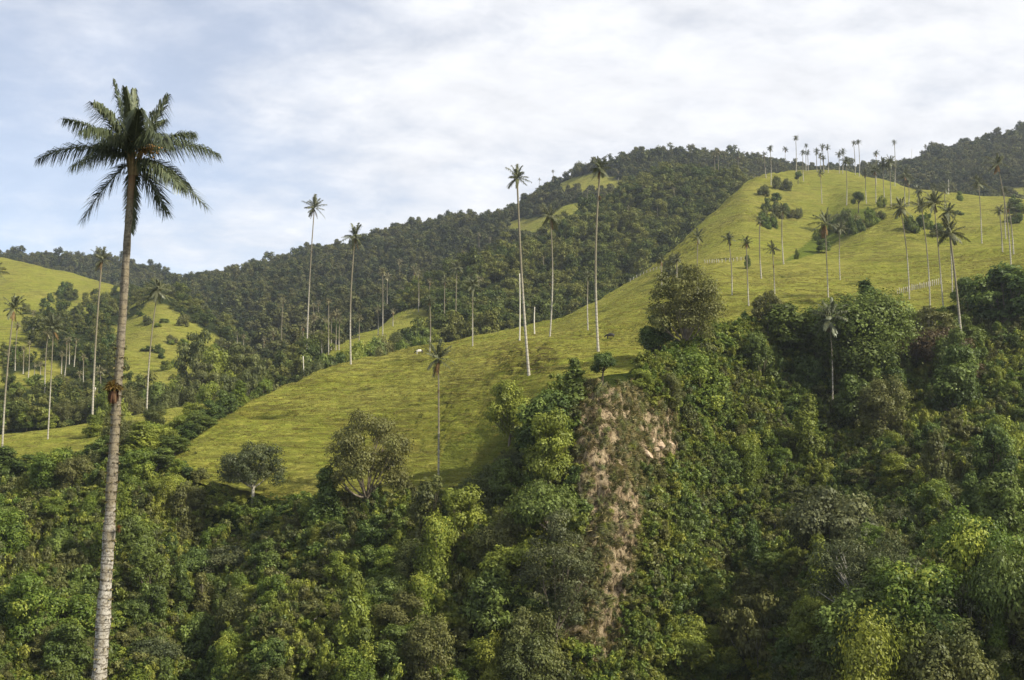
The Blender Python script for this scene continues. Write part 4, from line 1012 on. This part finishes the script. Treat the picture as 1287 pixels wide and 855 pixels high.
# ------------------------------------------------------------------ named trees
def tree_px(key, u, vtop, vbase, wpx, label, name='broadleaf_tree', Y=None, cat=None, group=None, names=None, zone=None, adj=None, rz=None):
    """A tree whose foot is seen at (u, vbase) and whose crown reaches vtop and is wpx wide."""
    if Y is None:
        p = None
        for k in range(0, 40, 3):
            h = cast(u, vbase + k, names)
            if h: p = np.array(h[0]); break
        if p is None: print('tree without ground', u, vbase); return
    else: p = ground_at(u, Y, names)
    W, H = PROTO[key][2:]
    s = wpx * p[1] / F / W; top = at(u, vtop, p[1])[2] - p[2]
    if top < .8: print('low tree', key, u, vtop, p, top); top = 2.0
    return plant(key, p - np.array([0, 0, .2]), s, min(2.6, max(.35, top / (H * s))), rz, name, label, cat, group, zone, u, adj)
NAMED = [
    ('small_umb', 757, 441, 486, 36, 'small dark umbrella-shaped tree standing above the cliff edge', {}),
    ('spread', 318, 556, 640, 82, 'spreading grey-green tree with pale trunk and bare side limb at the pasture edge', {}),
    ('tallopen', 462, 517, 650, 104, 'large olive tree with open ragged crown in front of the pasture', {}),
    ('tallopen', 862, 336, 452, 106, 'big ragged olive tree on the rim where pasture meets the dark woods', {}),
    ('deep0', 825, 395, 455, 44, 'dark round tree nestled against the big ragged rim tree', {}),
    ('cone0', 722, 449, 512, 52, 'pointed dark bush-like tree by the lip of the cliff', {}),
    ('deep1', 688, 490, 590, 70, 'dense dark green tree right beside the pale cliff', {}),
    ('mid0', 640, 478, 560, 56, 'mid green tree on the shoulder between pasture and cliff', {}),
    ('mid1', 806, 463, 500, 38, 'sunlit round tree on the cliff top', {}),
    ('oliveround0', 838, 468, 520, 40, 'yellowish round tree on the cliff top beside the dark woods', {}),
    ('giant', 1085, 368, 480, 124, 'huge dark crown in the middle of the upper bluff woods', {}),
    ('deep2', 1000, 380, 450, 80, 'dark leafy tree on the rim just below the slope palms', {}),
    ('umb1', 1045, 612, 735, 128, 'broad grey-green domed tree on the shaded bank', {}),
    ('grey0', 1088, 664, 790, 140, 'feathery grey tree with pale forking limbs in the ravine', {}),
    ('brightround', 1110, 768, 905, 150, 'bright yellow-green tree in the lower ravine', {'Y': 128}),
    ('oliveround1', 1170, 780, 920, 110, 'sunlit olive tree beside the bright yellow-green one', {'Y': 126}),
    ('olive0', 955, 742, 880, 92, 'dull olive tree at the mouth of the ravine', {}),
    ('wispy', 700, 640, 830, 96, 'thin wispy grey-green tree low on the bluff beside the dry cliff', {}),
    ('umb0', 692, 604, 700, 104, 'dark flat-topped tree beside the dry streak of the cliff', {}),
    ('oliveround0', 632, 640, 740, 70, 'yellow-olive tree in the middle of the bluff', {}),
    ('rust0', 1178, 412, 478, 84, 'rusty brown tree behind the leaning bluff palm', {}),
    ('rust0', 1205, 448, 492, 60, 'low rust-coloured tree at the foot of the leaning bluff palm', {}),
    ('umb2', 1240, 640, 780, 120, 'wide mid green tree on the sunny side of the ravine', {}),
    ('umb0', 1275, 690, 840, 100, 'dark spreading tree at the low edge of the ravine', {}),
    ('bright1', 232, 822, 930, 104, 'yellow-flecked bush tree at the bottom beyond the close palm', {'Y': 120}),
    ('bright0', 780, 834, 940, 60, 'small yellow-topped tree at the bottom below the cliff', {'Y': 130}),
    ('grey1', 20, 760, 900, 100, 'dull grey tree at the bottom corner past the close palm', {'Y': 135}),
    ('cone1', 690 + 400, 352, 420, 60, 'bluish fine-leaved tree on the rim above the dark woods', {}),
    ('oliveround1', 1110, 472, 560, 62, 'pale olive bushy tree in the centre of the shaded bluff', {}),
    ('deep0', 1212, 395, 450, 50, 'dark tree at the rim beside the leaning palm', {}),
    ('deep1', 1265, 332, 420, 90, 'tall dark trees crown on the rim near the hill end', {}),
    ('sh_deep0', 1215, 348, 385, 34, 'small dark round bush standing alone on the rim', {'name': 'shrub'}),
    ('sh_bright0', 1226, 366, 392, 26, 'pale yellowish bush beside the small dark round one on the rim', {'name': 'shrub'}),
    ('olive1', 1170, 385, 440, 66, 'thin brownish tree on the rim below the fence', {}),
    ('olive2', 965, 365, 420, 40, 'sparse brownish shrub tree at the pasture rim below the slope palms', {}),
    ('mid2', 880, 440, 530, 66, 'sunny green tree just below the big ragged rim tree', {}),
    ('col1', 410, 585, 660, 44, 'dark narrow leafy tree beside the large open olive tree', {}),
]
for key, u, vt, vb, w, lab, kw in NAMED: tree_px(key, u, vt, vb, w, lab, **kw)

# ------------------------------------------------------------------ the rest of the bluff woods, tree by tree
def zone_of(u, v):
    if v < 520 and u > 880: return 'upper dark woods' if u < 1130 else 'rim by the leaning palm'
    if u < 150: return 'woods beside the close palm' if v < 760 else 'bottom by the close palm'
    if u < 330: return 'leafy gully' if v < 760 else 'bottom under the gully'
    if u < 540: return 'bluff below the pasture' if v < 760 else 'low bluff under the pasture'
    if u < 730: return 'bluff beside the cliff' if v < 720 else 'bluff foot by the cliff'
    if u < 850: return 'cliff face'
    if u < 1000: return 'vine-covered slope' if v < 730 else 'mouth of the ravine'
    return 'shaded bank' if v < 700 else 'lower ravine'
KIND_ADJ = {'deep': 'dense dark tree', 'mid': 'leafy green tree', 'olive': 'open olive tree', 'col': 'narrow vine-draped tree', 'umb': 'flat-crowned tree', 'grey': 'feathery grey-green tree', 'bright': 'yellow-green tree', 'cone': 'pointed dark tree', 'oliveround': 'rounded olive tree', 'sh_deep': 'dark bush', 'sh_mid': 'green bush', 'sh_olive': 'olive bush', 'sh_bright': 'yellow-green bush'}
taken = [(u, vb - 10) for _, u, vt, vb, w, _, _ in NAMED]
named_at = [(318, 645), (462, 655), (757, 490), (551, 630)]
g = np.random.default_rng(51); tries = 0; nb = 0
while nb < 235 and tries < 9000:
    tries += 1
    u = g.uniform(-60, 1345); v = g.uniform(470, 905)
    lim = np.interp(u, [-60, 0, 100, 200, 300, 420, 560, 600, 640, 700, 760, 850, 900, 1000, 1200, 1287], [612, 612, 600, 606, 668, 682, 672, 655, 610, 560, 560, 505, 462, 452, 455, 420])
    if v < lim: continue
    if in_poly(np.array([u]), np.array([v]), [(700, 480), (868, 490), (890, 620), (860, 700), (830, 905), (730, 905), (690, 790), (712, 640)])[0]: continue
    if in_poly(np.array([u]), np.array([v]), [(850, 560), (960, 590), (960, 720), (860, 740), (830, 660)])[0] and g.random() < .7: continue
    h = cast(u, v, ['bluff', 'valley_pasture'])
    if not h or h[2] != 'bluff': continue
    if min([(u - a) ** 2 + (1.5 * (v - b)) ** 2 for a, b in taken]) < 25 ** 2: continue
    if min([(u - a) ** 2 + (v - b) ** 2 for a, b in named_at]) < 44 ** 2: continue
    taken.append((u, v)); z = zone_of(u, v)
    if 880 < u and v < 560: fam = g.choice(['deep', 'umb', 'deep', 'col', 'mid', 'oliveround', 'cone'])
    elif u < 330: fam = g.choice(['mid', 'col', 'mid', 'deep', 'oliveround', 'bright', 'umb'])
    elif u > 960: fam = g.choice(['grey', 'umb', 'mid', 'deep', 'olive', 'col', 'mid'])
    else: fam = g.choice(['mid', 'col', 'oliveround', 'bright', 'deep', 'umb', 'olive', 'mid'])
    key = f"{fam}{g.integers(0, 3 if fam in ('deep', 'mid', 'olive', 'col', 'umb') else 2)}"
    big = {'umb': .85, 'grey': .75, 'olive': .85}.get(fam, 1.0)
    plant(key, np.array(h[0]) - np.array([0, 0, .5]), float(np.exp(g.normal(-.22, .28))) * big, g.uniform(.75, 1.25), zone='w:' + z, u=u, adj=KIND_ADJ[fam])
    nb += 1
print('bluff trees', nb, 'tries', tries)
# tongue of trees between the two pastures, belts behind the ridges
def tops(lst, zone, fams, names=None, cat=None):
    for u, vt, Y, w in lst:
        fam = random.choice(fams); k = [x for x in PROTO if x.rstrip('0123456789') == fam]
        p = ground_at(u, Y, names); key = random.choice(k); W, H = PROTO[key][2:]
        s = w * Y / F / W; top = at(u, vt, Y)[2] - p[2]
        if top < 1: print('hidden', zone, u, vt, Y, round(top, 1)); top = 2.5
        s = max(s, top / (H * 1.45)) if top < H * s * 2.2 else s * 1.4
        plant(key, p - np.array([0, 0, .3]), s, min(2.2, max(.45, top / (H * s))), zone=zone, u=u, adj=KIND_ADJ[fam])
tops([(150, 512, 250, 44), (165, 540, 243, 50), (185, 528, 250, 46), (140, 545, 246, 44), (205, 535, 246, 40), (178, 560, 238, 44), (222, 545, 245, 40), (200, 565, 234, 44), (125, 560, 250, 40), (235, 530, 262, 34), (250, 515, 272, 34), (265, 502, 285, 34), (285, 490, 300, 32), (225, 520, 280, 36), (245, 505, 300, 34), (105, 568, 254, 40), (262, 525, 262, 28), (80, 575, 255, 40), (40, 585, 257, 40), (10, 588, 258, 40), (120, 530, 300, 26), (300, 478, 320, 30), (195, 508, 300, 30)], 't:tongue', ['mid', 'deep', 'oliveround', 'col'])
tops([(5, 505, 395, 34), (35, 508, 395, 30), (60, 512, 395, 28), (85, 500, 400, 34), (110, 498, 400, 34), (135, 492, 395, 34), (165, 486, 400, 32), (195, 480, 405, 36), (220, 474, 410, 34), (150, 500, 370, 26), (210, 490, 380, 28), (235, 482, 390, 28)], 't:belt', ['mid', 'deep', 'oliveround'])
tops([(252, 414, 430, 40), (300, 432, 420, 58), (275, 436, 415, 46), (322, 452, 410, 40), (250, 452, 410, 40), (340, 462, 395, 34), (312, 466, 385, 34), (285, 470, 380, 34), (358, 455, 400, 30), (372, 450, 405, 28), (262, 478, 375, 30), (330, 475, 370, 28)], 't:grove', ['oliveround', 'olive', 'mid'])
tops([(395, 452, 395, 26), (410, 446, 400, 24), (425, 442, 405, 24), (440, 436, 425, 26), (455, 430, 440, 26), (470, 425, 450, 26), (485, 422, 460, 26), (500, 416, 470, 24), (515, 414, 480, 24), (530, 412, 480, 22), (448, 445, 415, 22), (478, 436, 435, 22), (545, 412, 490, 22), (508, 428, 445, 20), (530, 424, 455, 20), (402, 460, 385, 20)], 't:scrub', ['mid', 'deep', 'oliveround'])
# ragged bushes along the lower edge of the pasture
for u in list(range(206, 640, 9)):
    u += random.uniform(-4, 4); Yr = float(np.interp(u, [r[0] for r in rim], [r[2] for r in rim]))
    p = ground_at(u, Yr - random.uniform(.5, 5), ['bluff', 'pasture_hill'])
    fam = random.choice(['sh_deep', 'sh_mid', 'sh_mid', 'sh_olive', 'sh_bright']); sc = random.uniform(.5, 1.15)
    if abs(u - 551) < 14: sc *= .45
    plant(fam + str(random.randint(0, 1)), p - np.array([0, 0, .3]), sc, random.uniform(.7, 1.2), zone='t:lip', u=u, adj=KIND_ADJ[fam])
# scattered bushes on the upper pasture
UP = [('sh_deep', 962, 262, 282, 22), ('sh_deep', 972, 252, 270, 26), ('sh_deep', 985, 258, 275, 26), ('sh_mid', 966, 272, 290, 24), ('sh_deep', 1000, 262, 276, 22), ('sh_deep', 1062, 262, 296, 38), ('sh_deep', 1075, 268, 296, 30), ('sh_deep', 1050, 272, 290, 24), ('sh_olive', 1092, 262, 284, 30), ('sh_olive', 1104, 266, 278, 22), ('sh_deep', 976, 242, 254, 14), ('sh_olive', 978, 222, 238, 18), ('sh_olive', 990, 224, 240, 16), ('sh_olive', 960, 232, 246, 18), ('sh_deep', 1160, 270, 292, 34), ('sh_deep', 1175, 280, 298, 30), ('sh_deep', 1204, 264, 270, 14), ('sh_mid', 1205, 240, 252, 12), ('sh_deep', 1280, 248, 270, 30), ('sh_deep', 1035, 300, 318, 18), ('sh_deep', 1030, 290, 306, 20), ('sh_mid', 1108, 240, 262, 12), ('sh_olive', 846, 322, 350, 30), ('sh_deep', 940, 320, 338, 9), ('sh_mid', 1002, 308, 326, 8), ('sh_deep', 1273, 268, 282, 24)]
UP2 = []
for key, u, vt, vb, w in UP:
    if w < 20: UP2.append((key, u, vt, vb, w)); continue
    for k in range(4):
        q = random.uniform(.38, .68); hh = (vb - vt) * random.uniform(.5, 1.0); vb2 = vb - random.uniform(0, 5)
        UP2.append((random.choice([key, key, 'sh_olive', 'sh_mid']), u + w * random.uniform(-.42, .42), vb2 - hh, vb2, w * q))
for key, u, vt, vb, w in UP2:
    tree_px(key + str(random.randint(0, 1)), u, vt, vb, w, None, name='shrub', zone='t:upper', adj=KIND_ADJ[key], names=['pasture_hill'])
tree_px('small_umb', 1079, 240, 268, 17, 'small dark round-headed tree above the shrubs on the upper hill', names=['pasture_hill'])
tree_px('small_umb', 1003, 215, 232, 11, 'tiny dark tree on the grass under the crest palms', names=['pasture_hill'])
for key, u, vt, vb, w in [('sh_deep', 78, 354, 372, 16), ('sh_deep', 86, 362, 373, 12), ('sh_deep', 64, 368, 380, 10), ('sh_deep', 56, 374, 386, 12), ('sh_mid', 110, 372, 385, 8), ('sh_deep', 200, 432, 444, 12), ('sh_mid', 218, 452, 462, 10), ('sh_deep', 140, 420, 445, 22), ('sh_deep', 130, 425, 450, 18), ('sh_olive', 230, 395, 410, 18), ('sh_olive', 185, 396, 408, 16), ('sh_mid', 100, 440, 452, 14), ('sh_mid', 20, 440, 455, 18), ('sh_olive', 75, 470, 486, 22), ('sh_olive', 95, 475, 490, 22), ('sh_mid', 45, 470, 485, 24), ('sh_mid', 20, 480, 496, 22), ('sh_olive', 60, 440, 452, 16), ('sh_olive', 110, 478, 492, 18)]:
    tree_px(key + str(random.randint(0, 1)), u, vt, vb, w, None, name='shrub', zone='t:left', adj=KIND_ADJ[key], names=['left_hill'])

for k in range(30):
    u = random.uniform(172, 285); v = random.uniform(np.interp(u, [172, 230, 285], [384, 400, 435]), 478); w = random.uniform(7, 17)
    key = random.choice(['sh_olive', 'sh_olive', 'sh_mid', 'sh_bright', 'sh_deep'])
    tree_px(key + str(random.randint(0, 1)), u, v - w * random.uniform(.4, .8), v, w, None, name='shrub', zone='t:left', adj=KIND_ADJ[key], names=['left_hill'])

# ------------------------------------------------------------------ rocks on the cliff
def rock(u, v, r, lab, seed):
    h = cast(u, v, ['bluff']); g = np.random.default_rng(seed)
    import bmesh
    bm = bmesh.new(); bmesh.ops.create_icosphere(bm, subdivisions=3, radius=1.0)
    cuts = [(Vector(g.normal(size=3)).normalized(), g.uniform(.45, .8)) for _ in range(11)]
    for x in bm.verts:
        for nrm, d in cuts:
            k = x.co.dot(nrm) - d
            if k > 0: x.co -= nrm * k
        x.co += Vector(g.normal(size=3)) * .02
        x.co.x *= 1.5; x.co.z *= .8
    me = bpy.data.meshes.new('boulder'); bm.to_mesh(me); bm.free(); me.materials.append(M['rockm'])
    o = add('boulder', me, None, tuple(Vector(h[0]) + Vector((0, -r * .2, r * .1)))); o.scale = (r, r, r); o.rotation_euler = (g.normal() * .3, g.normal() * .3, g.random() * 6)
    tag(o, lab, 'boulder', 'pale boulders in the cliff scar')
for i, (u, v, r, lab) in enumerate([(813, 572, 1.0, 'lowest pale boulder in the upper scar of the cliff'), (820, 566, .9, 'pale slab above the lowest boulder of the cliff scar'), (829, 560, 1.1, 'broad pale boulder in the middle of the cliff scar'), (836, 566, .8, 'pale boulder at the sunny edge of the cliff scar'), (818, 552, .7, 'small pale rock at the top of the cliff scar'), (842, 558, .6, 'smallest pale rock at the vine side of the cliff scar')]):
    rock(u, v, r, lab, 800 + i)

# ------------------------------------------------------------------ cattle and fences
def cow(u, v, face, dark, lab):
    h = cast(u, v, ['pasture_hill'])
    import bmesh
    root = empty('cow', tuple(h[0]), face)
    sk = {'rump': (-.8, 0, 1.15, .30), 'belly': (0, 0, 1.0, .42), 'chest': (.65, 0, 1.05, .36), 'neck': (1.0, 0, .95, .20), 'head': (1.35, 0, .60, .16), 'muzzle': (1.5, 0, .36, .10),
          'hl': (-.75, .2, .75, .17), 'hlk': (-.88, .2, .45, .08), 'hlf': (-.78, .2, .0, .07), 'hr': (-.7, -.2, .75, .17), 'hrk': (-.8, -.2, .45, .08), 'hrf': (-.68, -.2, .0, .07),
          'fl': (.6, .2, .7, .13), 'flk': (.62, .2, .38, .075), 'flf': (.6, .2, .0, .07), 'fr': (.7, -.2, .7, .13), 'frk': (.78, -.2, .38, .075), 'frf': (.76, -.2, .0, .07), 't1': (-1.08, 0, 1.1, .05), 't2': (-1.15, 0, .55, .04), 'e1': (1.2, .22, .78, .04), 'e2': (1.2, -.22, .78, .04)}
    ed = [('rump', 'belly'), ('belly', 'chest'), ('chest', 'neck'), ('neck', 'head'), ('head', 'muzzle'), ('rump', 'hl'), ('hl', 'hlk'), ('hlk', 'hlf'), ('rump', 'hr'), ('hr', 'hrk'), ('hrk', 'hrf'), ('chest', 'fl'), ('fl', 'flk'), ('flk', 'flf'), ('chest', 'fr'), ('fr', 'frk'), ('frk', 'frf'), ('rump', 't1'), ('t1', 't2'), ('head', 'e1'), ('head', 'e2')]
    ks = list(sk); me = bpy.data.meshes.new('body'); me.from_pydata([sk[k][:3] for k in ks], [(ks.index(a), ks.index(b)) for a, b in ed], [])
    o = add('body', me, root)
    md = o.modifiers.new('skin', 'SKIN'); sv = me.skin_vertices[0].data
    for i, k in enumerate(ks): sv[i].radius = (sk[k][3], sk[k][3]); sv[i].use_root = (k == 'belly')
    o.modifiers.new('sub', 'SUBSURF').levels = 2; o.modifiers['sub'].render_levels = 2
    if dark: mt = M['cowdark']
    else:
        mt = new_mat('patched_hide'); t = NT(mt); pos = t.n('ShaderNodeTexCoord').outputs['Object']
        x = t.n('ShaderNodeSeparateXYZ', {0: pos}).outputs[0]
        k = t.math('MAXIMUM', t.rng(x, .75, .85), t.rng(x, -.55, -.65))
        t.out(t.n('ShaderNodeBsdfPrincipled', {'Base Color': t.mix(k, (.72, .68, .6), (.02, .017, .014)), 'Roughness': .7}).outputs[0])
    me.materials.append(mt)
    tag(root, lab, 'cow')
cow(527, 445.5, R(180), False, 'white cow with black head and rump grazing near the ridge line')
cow(767, 426, R(170), True, 'black cow grazing on the saddle by the tall palm')
def fence(pts, n, lab, hh=1.3):
    P = []
    for s in np.linspace(0, len(pts) - 1, n):
        i = min(int(s), len(pts) - 2); f = s - i
        u = pts[i][0] * (1 - f) + pts[i + 1][0] * f; v = pts[i][1] * (1 - f) + pts[i + 1][1] * f
        h = cast(u, v, ['pasture_hill'])
        if h: P.append(np.array(h[0]))
    root = empty('fence', tuple(P[0])); o = P[0]
    mbs = MB()
    for p in P:
        q = p - o; r_ = .11 * random.uniform(.8, 1.2); l = hh * random.uniform(.85, 1.15); lx = random.gauss(0, .05)
        m = MB(); m.tube([q + [0, 0, -.3], q + [lx * .5, 0, l * .5], q + [lx, 0, l]], [r_, r_, r_ * .8], 6); add('fence_post', m.build('fence_post', M['post']), root)
    for hz in (.45, .8, 1.1):
        mbs.tube([p - o + [0, 0, hz] for p in P], [.008] * len(P), 3)
    add('wire', mbs.build('wire', M['wire']), root)
    tag(root, lab, 'fence')
fence([(886, 331), (905, 330), (936, 327)], 14, 'line of fence posts crossing the slope among the palms')
fence([(1128, 370), (1155, 363), (1182, 357)], 22, 'close-set pale post fence at the foot of the hillside palms', 1.6)
fence([(792, 354), (815, 342), (838, 336)], 12, 'fence posts along the pasture edge above the big rim tree')

# ------------------------------------------------------------------ labels for the many: each says its kind, its place and its turn in its row
ZT = {'crest': ('slender wax palm on the grassy hill crest', 'from the left along the crest', 'wax palms along the hill crest'),
      'rim': ('thin wax palm by the dark trees on the hill rim', 'from the left', 'wax palms by the rim trees'),
      'knoll': ('grey palm rising from the woods by the grass knoll', 'from the left there', 'wax palms around the grass knoll'),
      'wood': ('small palm in the palm grove below the ridge', 'from the left', 'wax palms in the valley grove'),
      'forest': ('tiny palm standing out of the mountain forest', 'from the left', 'wax palms in the mountain forest'),
      'hillside': ('thin palm on the grassy far hillside', 'from the left across it', 'wax palms on the far hillside'),
      't:tongue': ('{} in the strip between the two pastures', '{} from the left', 'trees between the two pastures'),
      't:belt': ('{} in the belt behind the valley pasture', '{} from the left', 'tree belt behind the valley pasture'),
      't:grove': ('{} in the grove below the grassy ridge', '{} from the left', 'grove below the grassy ridge'),
      't:scrub': ('{} in the scrub behind the ridge line', '{} from the left', 'scrub behind the ridge line'),
      't:lip': ('{} at the lower edge of the pasture', '{} from the left', 'bushes along the lower pasture edge'),
      't:upper': ('{} on the upper pasture hill', '{} from the left', 'bushes on the upper pasture'),
      't:left': ('{} on the far grassy hillside', '{} from the left', 'bushes on the far hillside')}
for z, lst in PENDING.items():
    lst.sort(key=lambda x: x[0])
    for i, (u, o, adj) in enumerate(lst):
        if z.startswith('w:'):
            place = z[2:]
            o['label'] = f'{adj} on the {place}, {ORD[i]} from the left'; o['group'] = 'trees of the ' + place
        elif z.startswith('t:'):
            a, b, gr = ZT[z]; o['label'] = a.format(adj) + ', ' + b.format(ORD[i]); o['group'] = gr
        else:
            a, b, gr = ZT[z]; o['label'] = f'{a}, {ORD[i]} {b}'; o['group'] = gr
